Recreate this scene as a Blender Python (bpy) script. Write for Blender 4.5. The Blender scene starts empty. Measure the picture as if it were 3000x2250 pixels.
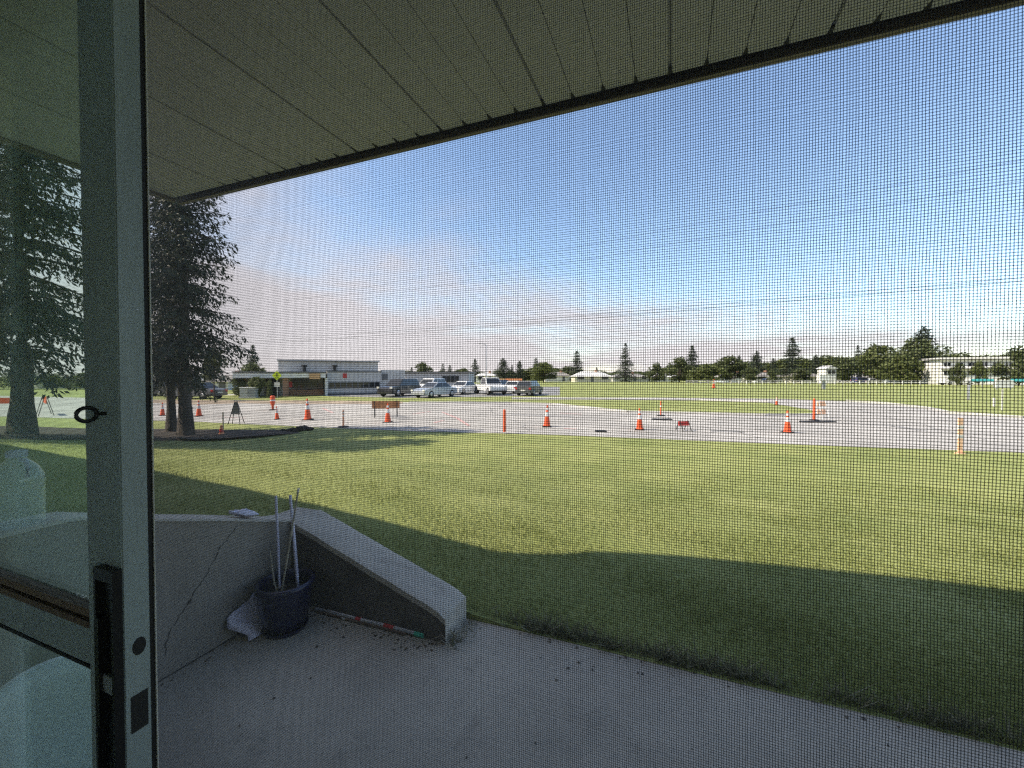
import bpy, math, random
import numpy as np
from mathutils import Vector, Matrix

random.seed(7); rng = np.random.default_rng(11)
S = bpy.context.scene
COL = S.collection
R = math.radians

# ------------------------------------------------------------------ camera
PSI, TH, F, EYE = R(21.3), R(1.1), 1200.0, 1.5      # yaw to the left of the wall's normal, pitch, focal length (px of 3000), eye height
cd = bpy.data.cameras.new('camera'); cam = bpy.data.objects.new('camera', cd); COL.objects.link(cam)
cd.sensor_width = 36; cd.lens = 36 * F / 3000; cd.dof.use_dof = True; cd.dof.focus_distance = .8; cd.dof.aperture_fstop = 22; cd.clip_start = 0.01; cd.clip_end = 3000
cam.location = (0, 0, EYE); cam.rotation_euler = (R(90) - TH, 0, PSI)
S.camera = cam

# ------------------------------------------------------------------ light
SUN_EL = R(47)
SH = Vector((math.cos(R(32)), math.sin(R(32)), 0))            # direction shadows fall on the ground
sun_dir = Vector((-SH.x * math.cos(SUN_EL), -SH.y * math.cos(SUN_EL), math.sin(SUN_EL)))   # towards the sun
sd = bpy.data.lights.new('sun', 'SUN'); sd.energy = 2.7; sd.angle = R(0.53); sd.color = (1, .95, .86)
sun = bpy.data.objects.new('sun', sd); COL.objects.link(sun)
sun.rotation_euler = (-sun_dir).to_track_quat('-Z', 'Y').to_euler()
W = bpy.data.worlds.new('World'); S.world = W; W.use_nodes = True
nt = W.node_tree; nt.nodes.clear()
def wn(t, **k):
    n = nt.nodes.new(t)
    for a, b in k.items(): setattr(n, a, b)
    return n
sky = wn('ShaderNodeTexSky', sky_type='NISHITA', sun_disc=False, sun_elevation=SUN_EL,
         sun_rotation=math.atan2(sun_dir.x, sun_dir.y), altitude=650, air_density=1.05, dust_density=0.2, ozone_density=3.5)
tc = wn('ShaderNodeTexCoord'); sep = wn('ShaderNodeSeparateXYZ'); nt.links.new(tc.outputs['Generated'], sep.inputs[0])
def wm(op, a, b=None, c=None, clamp=False):
    n = wn('ShaderNodeMath', operation=op, use_clamp=clamp)
    for i, v in enumerate((a, b, c)):
        if v is None: continue
        if isinstance(v, (int, float)): n.inputs[i].default_value = v
        else: nt.links.new(v, n.inputs[i])
    return n.outputs[0]
zz = wm('ADD', wm('MAXIMUM', sep.outputs[2], 0.0), 0.12)
comb = wn('ShaderNodeCombineXYZ')
nt.links.new(wm('DIVIDE', sep.outputs[0], zz), comb.inputs[0]); nt.links.new(wm('DIVIDE', sep.outputs[1], zz), comb.inputs[1])
def wnoise(scale, detail, rough, off):
    mp = wn('ShaderNodeMapping'); mp.inputs['Location'].default_value = off; nt.links.new(comb.outputs[0], mp.inputs[0])
    n = wn('ShaderNodeTexNoise'); n.inputs['Scale'].default_value = scale; n.inputs['Detail'].default_value = detail
    n.inputs['Roughness'].default_value = rough; nt.links.new(mp.outputs[0], n.inputs[0]); return n.outputs[0]
n1 = wnoise(0.42, 9, .58, (3.1, 1.7, 0)); n2 = wnoise(0.16, 3, .5, (8.3, 2.2, 0))
low = wm('SUBTRACT', 1.0, wm('MULTIPLY', sep.outputs[2], 3.2), clamp=True)        # more cloud towards the horizon
dens = wm('ADD', wm('ADD', wm('MULTIPLY', n1, 1.0), wm('MULTIPLY', n2, .75)), wm('ADD', wm('MULTIPLY', low, .27), wm('MULTIPLY', wm('SUBTRACT', 1.0, wm('MULTIPLY', sep.outputs[2], 6.0), clamp=True), .22)))
dens = wm('ADD', dens, wm('MULTIPLY', wm('ADD', wm('MULTIPLY', sep.outputs[0], -.93), wm('MULTIPLY', sep.outputs[1], -.37)), .20))
cl = wn('ShaderNodeMapRange', interpolation_type='SMOOTHSTEP'); nt.links.new(dens, cl.inputs[0])
cl.inputs[1].default_value = .83; cl.inputs[2].default_value = 1.18; cl.inputs[3].default_value = 0; cl.inputs[4].default_value = .96
mix = wn('ShaderNodeMix', data_type='RGBA'); nt.links.new(cl.outputs[0], mix.inputs[0]); nt.links.new(sky.outputs[0], mix.inputs[6])
mix.inputs[7].default_value = (2.75, 2.75, 3.15, 1)
bg = wn('ShaderNodeBackground'); bg.inputs[1].default_value = 0.105; nt.links.new(mix.outputs[2], bg.inputs[0])
out = wn('ShaderNodeOutputWorld'); nt.links.new(bg.outputs[0], out.inputs[0])

S.view_settings.view_transform = 'Standard'; S.view_settings.look = 'None'
S.view_settings.exposure = 1.82; S.view_settings.gamma = 1; S.view_settings.use_white_balance = True; S.view_settings.white_balance_temperature = 7300; S.view_settings.use_curve_mapping = False
cy = S.cycles
cy.max_bounces = 10; cy.diffuse_bounces = 5; cy.glossy_bounces = 4; cy.transmission_bounces = 8; cy.transparent_max_bounces = 24
cy.sample_clamp_indirect = 6; cy.caustics_reflective = False; cy.caustics_refractive = False
cy.use_denoising = False
cy.pixel_filter_type = 'BLACKMAN_HARRIS'; cy.filter_width = 1.35
try: cy.denoiser = 'OPENIMAGEDENOISE'
except Exception: pass

# ------------------------------------------------------------------ pixel of the photograph -> place in the world
fw = Vector((-math.sin(PSI) * math.cos(TH), math.cos(PSI) * math.cos(TH), -math.sin(TH)))
rt = Vector((math.cos(PSI), math.sin(PSI), 0)); upv = rt.cross(fw); CAM = Vector((0, 0, EYE))
def ray(px, py): return fw + rt * ((px - 1500) / F) + upv * ((1125 - py) / F)
def gp(px, py, z=-0.5): d = ray(px, py); return CAM + d * ((z - EYE) / d.z)
def onY(px, py, Y): d = ray(px, py); return CAM + d * (Y / d.y)
def onX(px, py, X): d = ray(px, py); return CAM + d * (X / d.x)
def dp(px, py, D): return CAM + ray(px, py) * D
def flat(px, D, z=-0.5): p = dp(px, 1102, D); return Vector((p.x, p.y, z))   # D metres out along the view, on the ground

def sstep(a, b, x):
    t = min(1, max(0, (x - a) / (b - a))); return t * t * (3 - 2 * t)
def G(X, Y):
    """height of the lawn / field"""
    if X > -2.44 and Y < 2.2: return -0.25
    t = sstep(1.6, 9.4, Y)
    zr = 0.012 + (-0.5 - 0.012) * t
    zl = .30 - .80 * t
    w = 1 - sstep(-3.2, -.6, X)
    return zr + (zl - zr) * w
def on_lawn(px, py):
    z = -0.5
    for _ in range(8):
        p = gp(px, py, z); z = G(p.x, p.y)
    return Vector((p.x, p.y, z))

# ------------------------------------------------------------------ materials
def mat(name, col, rough=.6, var=.12, scale=6.0, bump=0.0, bscale=40.0, metal=0.0, coat=0.0, spec=.5, col2=None, detail=5, stretch=(1, 1, 1), island=0.0, dist=.02):
    m = bpy.data.materials.new(name); m.use_nodes = True; t = m.node_tree; b = t.nodes['Principled BSDF']
    b.inputs['Roughness'].default_value = rough; b.inputs['Metallic'].default_value = metal
    b.inputs['Coat Weight'].default_value = coat; b.inputs['Specular IOR Level'].default_value = spec
    tcn = t.nodes.new('ShaderNodeTexCoord'); mp = t.nodes.new('ShaderNodeMapping'); mp.inputs['Scale'].default_value = stretch
    t.links.new(tcn.outputs['Object'], mp.inputs[0])
    n = t.nodes.new('ShaderNodeTexNoise'); n.inputs['Scale'].default_value = scale; n.inputs['Detail'].default_value = detail
    t.links.new(mp.outputs[0], n.inputs[0])
    r = t.nodes.new('ShaderNodeValToRGB'); c2 = col2 or tuple(min(1, c * (1 + var)) for c in col)
    c1 = tuple(c * (1 - var) for c in col) if not col2 else col
    r.color_ramp.elements[0].color = (*c1, 1); r.color_ramp.elements[1].color = (*c2, 1)
    r.color_ramp.elements[0].position = .32; r.color_ramp.elements[1].position = .68
    t.links.new(n.outputs[0], r.inputs[0]); src = r.outputs[0]
    if island:
        g = t.nodes.new('ShaderNodeNewGeometry'); hs = t.nodes.new('ShaderNodeHueSaturation')
        mr = t.nodes.new('ShaderNodeMapRange'); mr.inputs[3].default_value = 1 - island; mr.inputs[4].default_value = 1 + island
        t.links.new(g.outputs['Random Per Island'], mr.inputs[0]); t.links.new(mr.outputs[0], hs.inputs['Value']); t.links.new(src, hs.inputs['Color']); src = hs.outputs[0]
    t.links.new(src, b.inputs['Base Color'])
    if bump:
        n2 = t.nodes.new('ShaderNodeTexNoise'); n2.inputs['Scale'].default_value = bscale; n2.inputs['Detail'].default_value = 6
        t.links.new(mp.outputs[0], n2.inputs[0]); bp = t.nodes.new('ShaderNodeBump'); bp.inputs['Strength'].default_value = bump; bp.inputs['Distance'].default_value = dist
        t.links.new(n2.outputs[0], bp.inputs['Height']); t.links.new(bp.outputs[0], b.inputs['Normal'])
    return m
def leafmat(name, c1, c2, trans=.25, isl=.35):
    m = bpy.data.materials.new(name); m.use_nodes = True; t = m.node_tree; t.nodes.clear()
    g = t.nodes.new('ShaderNodeNewGeometry'); mx = t.nodes.new('ShaderNodeMix'); mx.data_type = 'RGBA'
    mx.inputs[6].default_value = (*c1, 1); mx.inputs[7].default_value = (*c2, 1); t.links.new(g.outputs['Random Per Island'], mx.inputs[0])
    d = t.nodes.new('ShaderNodeBsdfPrincipled'); d.inputs['Roughness'].default_value = .55; d.inputs['Specular IOR Level'].default_value = .3
    tr = t.nodes.new('ShaderNodeBsdfTranslucent'); sh = t.nodes.new('ShaderNodeMixShader'); sh.inputs[0].default_value = trans
    t.links.new(mx.outputs[2], d.inputs['Base Color']); t.links.new(mx.outputs[2], tr.inputs[0])
    t.links.new(d.outputs[0], sh.inputs[1]); t.links.new(tr.outputs[0], sh.inputs[2])
    o = t.nodes.new('ShaderNodeOutputMaterial'); t.links.new(sh.outputs[0], o.inputs[0]); return m
def glassmat(name, tint, dirt=.04, veilcol=(.6, .65, .6)):  # pale diffuse veil mixed unevenly over the clear surface
    m = bpy.data.materials.new(name); m.use_nodes = True; t = m.node_tree; t.nodes.clear()
    tr = t.nodes.new('ShaderNodeBsdfTransparent'); tr.inputs[0].default_value = (*tint, 1)
    gl = t.nodes.new('ShaderNodeBsdfGlossy'); gl.inputs['Roughness'].default_value = .02
    lw = t.nodes.new('ShaderNodeLayerWeight'); lw.inputs[0].default_value = .5
    pw = t.nodes.new('ShaderNodeMath'); pw.operation = 'POWER'; pw.inputs[1].default_value = 5; t.links.new(lw.outputs['Facing'], pw.inputs[0])
    fr = t.nodes.new('ShaderNodeMath'); fr.operation = 'MULTIPLY_ADD'; fr.inputs[1].default_value = .94; fr.inputs[2].default_value = .045; t.links.new(pw.outputs[0], fr.inputs[0])
    a = t.nodes.new('ShaderNodeMixShader'); t.links.new(fr.outputs[0], a.inputs[0]); t.links.new(tr.outputs[0], a.inputs[1]); t.links.new(gl.outputs[0], a.inputs[2])
    tcn = t.nodes.new('ShaderNodeTexCoord'); n = t.nodes.new('ShaderNodeTexNoise'); n.inputs['Scale'].default_value = 9; n.inputs['Detail'].default_value = 7
    t.links.new(tcn.outputs['Object'], n.inputs[0]); mr = t.nodes.new('ShaderNodeMapRange'); mr.inputs[1].default_value = .3; mr.inputs[2].default_value = .7
    mr.inputs[3].default_value = dirt * .6; mr.inputs[4].default_value = dirt * 1.4; t.links.new(n.outputs[0], mr.inputs[0])
    df = t.nodes.new('ShaderNodeBsdfTranslucent'); df.inputs[0].default_value = (*veilcol, 1)
    df2 = t.nodes.new('ShaderNodeBsdfDiffuse'); df2.inputs[0].default_value = (*veilcol, 1)
    ad = t.nodes.new('ShaderNodeMixShader'); t.links.new(df.outputs[0], ad.inputs[1]); t.links.new(df2.outputs[0], ad.inputs[2])
    b = t.nodes.new('ShaderNodeMixShader'); t.links.new(mr.outputs[0], b.inputs[0]); t.links.new(a.outputs[0], b.inputs[1]); t.links.new(ad.outputs[0], b.inputs[2])
    o = t.nodes.new('ShaderNodeOutputMaterial'); t.links.new(b.outputs[0], o.inputs[0]); return m
def stripemat(name, ca, cb, scale, rot):
    m = bpy.data.materials.new(name); m.use_nodes = True; t = m.node_tree; b = t.nodes['Principled BSDF']; b.inputs['Roughness'].default_value = .5
    tcn = t.nodes.new('ShaderNodeTexCoord'); mp = t.nodes.new('ShaderNodeMapping'); mp.inputs['Rotation'].default_value = (0, rot, 0)
    t.links.new(tcn.outputs['Object'], mp.inputs[0]); w = t.nodes.new('ShaderNodeTexWave'); w.inputs['Scale'].default_value = scale
    t.links.new(mp.outputs[0], w.inputs[0]); r = t.nodes.new('ShaderNodeValToRGB'); r.color_ramp.interpolation = 'CONSTANT'
    r.color_ramp.elements[0].color = (*ca, 1); r.color_ramp.elements[1].color = (*cb, 1); r.color_ramp.elements[1].position = .5
    t.links.new(w.outputs[0], r.inputs[0]); t.links.new(r.outputs[0], b.inputs['Base Color']); return m
def brickmat(name):
    m = bpy.data.materials.new(name); m.use_nodes = True; t = m.node_tree; b = t.nodes['Principled BSDF']; b.inputs['Roughness'].default_value = .85
    tcn = t.nodes.new('ShaderNodeTexCoord'); mp = t.nodes.new('ShaderNodeMapping'); mp.inputs['Rotation'].default_value = (R(90), 0, 0)
    t.links.new(tcn.outputs['Object'], mp.inputs[0])
    k = t.nodes.new('ShaderNodeTexBrick'); k.inputs['Scale'].default_value = 4.5; k.inputs['Color1'].default_value = (.33, .15, .08, 1); k.inputs['Color2'].default_value = (.42, .21, .12, 1)
    k.inputs['Mortar'].default_value = (.4, .36, .31, 1); t.links.new(mp.outputs[0], k.inputs[0]); t.links.new(k.outputs[0], b.inputs['Base Color']); return m

def stained(name, base, stain, rough=.9):
    m = bpy.data.materials.new(name); m.use_nodes = True; t = m.node_tree; b = t.nodes['Principled BSDF']; b.inputs['Roughness'].default_value = rough
    tcn = t.nodes.new('ShaderNodeTexCoord')
    def ns(sc, de, ro=.6): n = t.nodes.new('ShaderNodeTexNoise'); n.inputs['Scale'].default_value = sc; n.inputs['Detail'].default_value = de; n.inputs['Roughness'].default_value = ro; t.links.new(tcn.outputs['Object'], n.inputs[0]); return n.outputs[0]
    def rmp(src, a, b_, x, y): r = t.nodes.new('ShaderNodeMapRange'); r.inputs[1].default_value = a; r.inputs[2].default_value = b_; r.inputs[3].default_value = x; r.inputs[4].default_value = y; t.links.new(src, r.inputs[0]); return r.outputs[0]
    def mixc(f, A, B):
        n = t.nodes.new('ShaderNodeMix'); n.data_type = 'RGBA'; t.links.new(f, n.inputs[0])
        for i, v in ((6, A), (7, B)):
            if isinstance(v, tuple): n.inputs[i].default_value = (*v, 1)
            else: t.links.new(v, n.inputs[i])
        return n.outputs[2]
    c = mixc(rmp(ns(1.3, 8), .35, .65, 0, 1), tuple(x * .80 for x in base), tuple(x * 1.12 for x in base))
    c = mixc(rmp(ns(5.5, 10, .7), .56, .74, 0, .65), c, stain)
    c = mixc(rmp(ns(260, 3), .60, .72, 0, .7), c, tuple(x * .45 for x in base))
    c = mixc(rmp(ns(190, 2), .64, .74, 0, .6), c, tuple(min(1, x * 1.6) for x in base))
    t.links.new(c, b.inputs['Base Color'])
    bp = t.nodes.new('ShaderNodeBump'); bp.inputs['Strength'].default_value = .9; bp.inputs['Distance'].default_value = .004; t.links.new(ns(150, 8), bp.inputs['Height']); t.links.new(bp.outputs[0], b.inputs['Normal'])
    return m

M = dict(
    door=mat('painted aluminium', (.29, .345, .35), .42, .14, 11, .06, 120, detail=9, stretch=(1, 1, .25)),
    rubber=mat('black rubber', (.012, .012, .013), .6),
    blackmetal=mat('black enamel', (.012, .012, .012), .32, .2, 30),
    wire=mat('screen wire', (.055, .058, .066), .6, .1),
    whiteflange=mat('pale flange', (.62, .61, .58), .4),
    wood=mat('weathered wood strip', (.16, .11, .08), .7, .3, 30, .3, 80, stretch=(.1, 1, 1)),
    soffit=mat('soffit paint', (.56, .54, .53), .5, .05, 5),
    fascia=mat('brown fascia', (.16, .125, .10), .5, .1),
    dark=mat('dark recess', (.02, .02, .02), .8),  # near-black for holes and notches shaded by colour, also joint and crack
    stucco=mat('stucco', (.5, .47, .42), .9, .08, 4, .3, 120),
    inwall=mat('interior paint', (.70, .76, .75), .7, .03),
    infloor=mat('interior vinyl', (.33, .35, .34), .5, .2, 6),
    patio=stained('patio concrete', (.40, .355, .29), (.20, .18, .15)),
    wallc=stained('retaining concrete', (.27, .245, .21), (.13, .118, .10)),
    walld=mat('dark wing concrete', (.11, .10, .09), .85, .3, 4, .5, 45, detail=9, dist=.012),  # darker concrete tone used for the wing wall
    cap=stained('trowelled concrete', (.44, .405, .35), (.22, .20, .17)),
    ground=mat('lawn soil and turf', (.17, .20, .05), .9, .3, .8, .7, 22, col2=(.25, .27, .085), detail=9, dist=.05),
    blade=leafmat('grass blade', (.16, .195, .05), (.31, .32, .12), .45),
    weed=leafmat('weed leaf', (.10, .105, .055), (.26, .245, .16), .3),
    road=mat('dusty asphalt', (.33, .315, .295), .9, .16, .35, .3, 30, detail=8),
    rpaint=mat('pink marking paint', (.55, .26, .25), .8, .2, 6, col2=(.40, .33, .31)),
    patch=mat('asphalt patch', (.22, .215, .21), .9, .15, 1.2, .4, 30),
    lot=mat('lot asphalt', (.20, .20, .20), .9, .12, .4, .2, 20),
    kerb=mat('kerb concrete', (.46, .45, .43), .85, .1, 2),
    dirt=mat('gravel and dirt', (.27, .21, .15), .95, .3, .6, .6, 12, detail=9),
    mulch=mat('bark mulch', (.045, .035, .027), .95, .4, 9, .9, 40, dist=.05),
    bark=mat('spruce bark', (.075, .062, .052), .95, .35, 7, .9, 26, stretch=(1, 1, .35), dist=.03),
    needle=leafmat('spruce needles', (.022, .031, .017), (.062, .074, .042), .15),
    needle2=leafmat('far spruce needles', (.022, .033, .02), (.056, .074, .044), .12),
    leaf=leafmat('leaf green', (.08, .108, .034), (.17, .19, .07), .3),
    leaf2=leafmat('leaf deep green', (.06, .082, .032), (.135, .155, .066), .3),
    leaf3=leafmat('leaf pale green', (.085, .12, .03), (.17, .20, .06), .3),
    orange=mat('safety orange', (.62, .07, .02), .55, .28, 7, col2=(.80, .12, .035), detail=8),
    paleor=mat('sun faded orange', (.80, .30, .14), .6, .1, 8),
    palest=mat('bleached orange', (.85, .52, .34), .6, .1, 8),
    white=mat('white band', (.50, .49, .47), .5, .2, 12, col2=(.74, .74, .73)),
    paint=mat('white paint', (.74, .74, .72), .6, .05, 2),
    grey=mat('grey cladding', (.30, .31, .32), .6, .08, 1.5),
    dgrey=mat('dark cladding', (.13, .135, .14), .6, .1, 1.5),
    lgrey=mat('pale grey panels', (.50, .50, .49), .6, .06, 1.5),
    glassd=mat('dark window glass', (.02, .024, .028), .08, .1, spec=.8),
    brick=brickmat('brick'),
    tan=mat('tan panel', (.55, .33, .17), .7),
    red=mat('red panel', (.55, .05, .045), .5),
    yel=mat('fluorescent yellow green', (.55, .70, .03), .4),
    black=mat('black paint', (.015, .015, .015), .5),
    steel=mat('galvanised steel', (.42, .43, .44), .45, .1, metal=.6),
    roof=mat('asphalt shingle', (.22, .21, .20), .9, .2, 3, .4, 30),
    roofw=mat('pale metal roof', (.58, .58, .57), .55, .06, 1),
    cream=mat('cream siding', (.62, .58, .48), .7, .05, 2),
    bluew=mat('blue grey siding', (.36, .42, .48), .7, .05, 2),
    pot=mat('cobalt glaze', (.007, .008, .036), .3, .3, 9, coat=.2),
    soil=mat('potting soil', (.03, .024, .018), .95, .4, 40, .8, 60),
    pole=mat('lavender white plastic pole', (.50, .48, .58), .45, .1, 12),
    twig=mat('dry twig', (.34, .30, .22), .8, .3, 20),
    litter=leafmat('dry litter', (.03, .024, .018), (.16, .12, .08), .1),
    redtape=mat('red tape', (.5, .05, .05), .5), green=mat('green tip', (.05, .42, .28), .5),
    plast=mat('white moulded plastic', (.74, .80, .84), .38, .04, 6),
    sheet=mat('pale plastic sheet', (.52, .50, .60), .45, .1, 10),
    turq=mat('turquoise tarp', (.06, .50, .55), .5),
    board=mat('orange weathered board', (.50, .22, .10), .7, .3, 8),
    cable=mat('cable', (.03, .03, .03), .6),
    tyre=mat('tyre', (.015, .015, .015), .8), rim=mat('wheel rim', (.45, .45, .46), .35, metal=.7),
    lampr=mat('tail lamp', (.45, .02, .02), .25), lampw=mat('head lamp', (.75, .75, .72), .15),
    carb=mat('black car paint', (.014, .015, .018), .25, coat=.6), carw=mat('white car paint', (.72, .73, .73), .3, .03, coat=.5),
    cars=mat('silver car paint', (.42, .44, .47), .3, .05, metal=.4, coat=.5), carg=mat('grey car paint', (.10, .105, .115), .3, .05, metal=.3, coat=.5),
    carbl=mat('blue car paint', (.04, .05, .16), .3, .05, coat=.5),
    glass=glassmat('door glass', (.88, .97, .93), .04, (.42, .56, .50)),
    clear=glassmat('clear plastic', (.93, .97, .97), .20, (.85, .95, .97)),
    clear2=glassmat('white translucent cap', (.5, .55, .6), .5, (.8, .85, .9)),
    stripes=stripemat('orange white stripes', (.80, .12, .03), (.75, .75, .73), 1.6, R(45)),
)

# ------------------------------------------------------------------ mesh helpers
class MB:
    def __init__(s): s.v = []; s.f = []
    def add(s, vs, fs):
        o = len(s.v); s.v += [tuple(x) for x in vs]; s.f += [tuple(i + o for i in q) for q in fs]; return s
    def box(s, a, b, fr=None):
        (x0, y0, z0), (x1, y1, z1) = a, b
        vs = [(x0, y0, z0), (x1, y0, z0), (x1, y1, z0), (x0, y1, z0), (x0, y0, z1), (x1, y0, z1), (x1, y1, z1), (x0, y1, z1)]
        if fr: vs = [fr(*p) for p in vs]
        return s.add(vs, [(0, 3, 2, 1), (4, 5, 6, 7), (0, 1, 5, 4), (1, 2, 6, 5), (2, 3, 7, 6), (3, 0, 4, 7)])
    def prism(s, poly, a, b, fr):
        """poly of (p,q); fr(p,q,t) -> point; t from a to b"""
        n = len(poly); vs = [fr(p, q, a) for p, q in poly] + [fr(p, q, b) for p, q in poly]
        fs = [tuple(range(n))[::-1], tuple(range(n, 2 * n))] + [(i, (i + 1) % n, n + (i + 1) % n, n + i) for i in range(n)]
        return s.add(vs, fs)
    def tube(s, pts, rad, n=8, cap=True):
        pts = [Vector(p) for p in pts]; m = len(pts)
        rad = rad if isinstance(rad, (list, tuple)) else [rad] * m
        ref = Vector((0, 0, 1)); vs = []
        for i, p in enumerate(pts):
            t = (pts[min(i + 1, m - 1)] - pts[max(i - 1, 0)]).normalized()
            a = t.cross(ref)
            if a.length < 1e-3: a = t.cross(Vector((1, 0, 0)))
            a.normalize(); b = t.cross(a)
            for k in range(n):
                w = 2 * math.pi * k / n; vs.append(p + (a * math.cos(w) + b * math.sin(w)) * rad[i])
        fs = [(i * n + k, i * n + (k + 1) % n, (i + 1) * n + (k + 1) % n, (i + 1) * n + k) for i in range(m - 1) for k in range(n)]
        if cap: fs += [tuple(range(n))[::-1], tuple(range((m - 1) * n, m * n))]
        return s.add(vs, fs)
    def lathe(s, prof, n=20, c=(0, 0, 0), close=True, ax=None):
        """prof of (r,z)"""
        c = Vector(c); vs = []
        for r, z in prof:
            for k in range(n):
                w = 2 * math.pi * k / n; p = Vector((r * math.cos(w), r * math.sin(w), z))
                vs.append(c + (ax @ p if ax else p))
        m = len(prof)
        fs = [(i * n + k, i * n + (k + 1) % n, (i + 1) * n + (k + 1) % n, (i + 1) * n + k) for i in range(m - 1) for k in range(n)]
        if close: fs += [tuple(range(n))[::-1], tuple(range((m - 1) * n, m * n))]
        return s.add(vs, fs)
    def build(s, name, m, parent=None, smooth=0, loc=None, bevel=0):
        me = bpy.data.meshes.new(name); me.from_pydata(s.v, [], s.f)
        if bevel:
            import bmesh
            bm = bmesh.new(); bm.from_mesh(me); bmesh.ops.remove_doubles(bm, verts=bm.verts, dist=1e-5)
            bmesh.ops.bevel(bm, geom=bm.edges[:], offset=bevel, segments=2, affect='EDGES', clamp_overlap=True); bm.to_mesh(me); bm.free()
        return link(name, me, m, parent, smooth, loc)
def link(name, me, m, parent=None, smooth=0, loc=None):
    if smooth:
        me.polygons.foreach_set('use_smooth', [True] * len(me.polygons)); me.set_sharp_from_angle(angle=R(smooth))
    if m and not me.materials: me.materials.append(M[m] if isinstance(m, str) else m)
    o = bpy.data.objects.new(name, me); COL.objects.link(o)
    if parent: o.parent = parent
    if loc: o.location = loc
    return o
def tag(o, label, cat, group=None):
    o['label'] = label; o['category'] = cat
    if group: o['group'] = group
    return o
def thing(name, label, cat, loc=(0, 0, 0), rz=0, group=None):
    o = bpy.data.objects.new(name, None); COL.objects.link(o); o.location = loc; o.rotation_euler = (0, 0, rz); o.empty_display_size = .1
    return tag(o, label, cat, group)
def dup(root, loc, rz, label, group=None, scale=None):
    r = root.copy(); COL.objects.link(r); r.location = loc; r.rotation_euler = (0, 0, rz)
    if scale: r.scale = scale if isinstance(scale, (tuple, list)) else (scale,) * 3
    r['label'] = label
    if group: r['group'] = group
    elif 'group' in r: del r['group']
    for ch in list(root.children):
        c = ch.copy(); COL.objects.link(c); c.parent = r
        for g in list(ch.children):
            d = g.copy(); COL.objects.link(d); d.parent = c
    return r
def struct(o): o['kind'] = 'structure'; return o
def stuff(o): o['kind'] = 'stuff'; return o
def npmesh(name, v, f):
    me = bpy.data.meshes.new(name); v = np.asarray(v, dtype=np.float32); f = np.asarray(f, dtype=np.int32); k = f.shape[1]
    me.vertices.add(len(v)); me.vertices.foreach_set('co', v.ravel()); me.loops.add(f.size); me.loops.foreach_set('vertex_index', f.ravel())
    me.polygons.add(len(f)); me.polygons.foreach_set('loop_start', np.arange(0, f.size, k, dtype=np.int32))
    try: me.polygons.foreach_set('loop_total', np.full(len(f), k, dtype=np.int32))
    except Exception: pass
    me.update(calc_edges=True); return me

# ================================================================== GROUND
def axis(segs):
    o = [segs[0][0]]
    for a, b, n in segs: o += list(np.linspace(a, b, n + 1)[1:])
    return o
xs = axis([(-900, -200, 8), (-200, -60, 10), (-60, -14, 30), (-14, -3, 44), (-3, -2.44, 4), (-2.44, -2.40, 1), (-2.40, -1, 14), (-1, 8, 45), (8, 30, 30), (30, 200, 20), (200, 900, 8)])
ys = axis([(-300, -20, 6), (-20, -1, 10), (-1, 2.18, 16), (2.18, 2.24, 1), (2.24, 6, 38), (6, 12, 40), (12, 40, 40), (40, 200, 30), (200, 1500, 12)])
gv = []
for y in ys:
    for x in xs:
        z = G(x, y)
        if 2.24 <= y < 9 and -14 < x < 12: z += .012 * math.sin(x * 2.1 + y * 1.3) * math.sin(y * 2.7 - x) * sstep(2.24, 3, y)
        gv.append((x, y, z))
nx = len(xs)
gf = [(j * nx + i, j * nx + i + 1, (j + 1) * nx + i + 1, (j + 1) * nx + i) for j in range(len(ys) - 1) for i in range(nx - 1)]
struct(link('ground', npmesh('ground', gv, gf), 'ground', smooth=60))

def sheet(name, pts, m, lift):
    mb = MB(); mb.add([(p.x, p.y, -0.5 + lift) for p in pts], [tuple(range(len(pts)))])
    o = mb.build(name, m)
    import bmesh
    bm = bmesh.new(); bm.from_mesh(o.data); bmesh.ops.triangulate(bm, faces=bm.faces[:]); bmesh.ops.recalc_face_normals(bm, faces=bm.faces[:])
    if sum(f.normal.z for f in bm.faces) < 0: bmesh.ops.reverse_faces(bm, faces=bm.faces[:])
    bm.to_mesh(o.data); bm.free()
    return struct(o)
near_edge = [(-500, 1206), (0, 1220), (600, 1237), (900, 1251), (1218, 1264), (1630, 1274), (2200, 1298), (3000, 1327), (3700, 1350)]
far_edge = [(3700, 1246), (3000, 1226), (2780, 1211), (2720, 1198), (2600, 1184), (2480, 1176), (2300, 1169), (2050, 1166), (1500, 1164), (1500, 1170),
            (2050, 1173), (2250, 1180), (2370, 1200), (2405, 1212), (2380, 1216), (2240, 1217), (1840, 1207), (1620, 1184), (1500, 1180), (1200, 1179), (1000, 1176), (600, 1174), (0, 1160), (-500, 1150)]
sheet('road', [gp(*p) for p in near_edge + far_edge], 'road', .008)
sheet('dirt_verge', [gp(*p) for p in [(430, 1171), (1000, 1174.5), (1180, 1177.5), (1180, 1183), (940, 1184), (700, 1182), (560, 1186), (430, 1180)]], 'dirt', .014)
sheet('parking_lot', [gp(*p) for p in [(960, 1161), (1180, 1166), (1500, 1161), (1640, 1158), (1640, 1133), (1150, 1133), (960, 1150)]], 'lot', .006)
sheet('path', [gp(*p) for p in [(330, 1158), (960, 1158.5), (960, 1155.5), (330, 1154)]], 'kerb', .008)
def strip(name, pts, m, w, h, z=-0.5):
    mb = MB(); P = [Vector((p.x, p.y, 0)) for p in pts]
    for i in range(len(P) - 1):
        d = (P[i + 1] - P[i]); L = d.length; d.normalize(); n = Vector((-d.y, d.x, 0))
        mb.box((0, -w / 2, z - .05), (L, w / 2, z + h), lambda x, y, zz, a=P[i], d=d, n=n: a + d * x + n * y + Vector((0, 0, zz)))
    return struct(mb.build(name, m))
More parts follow.
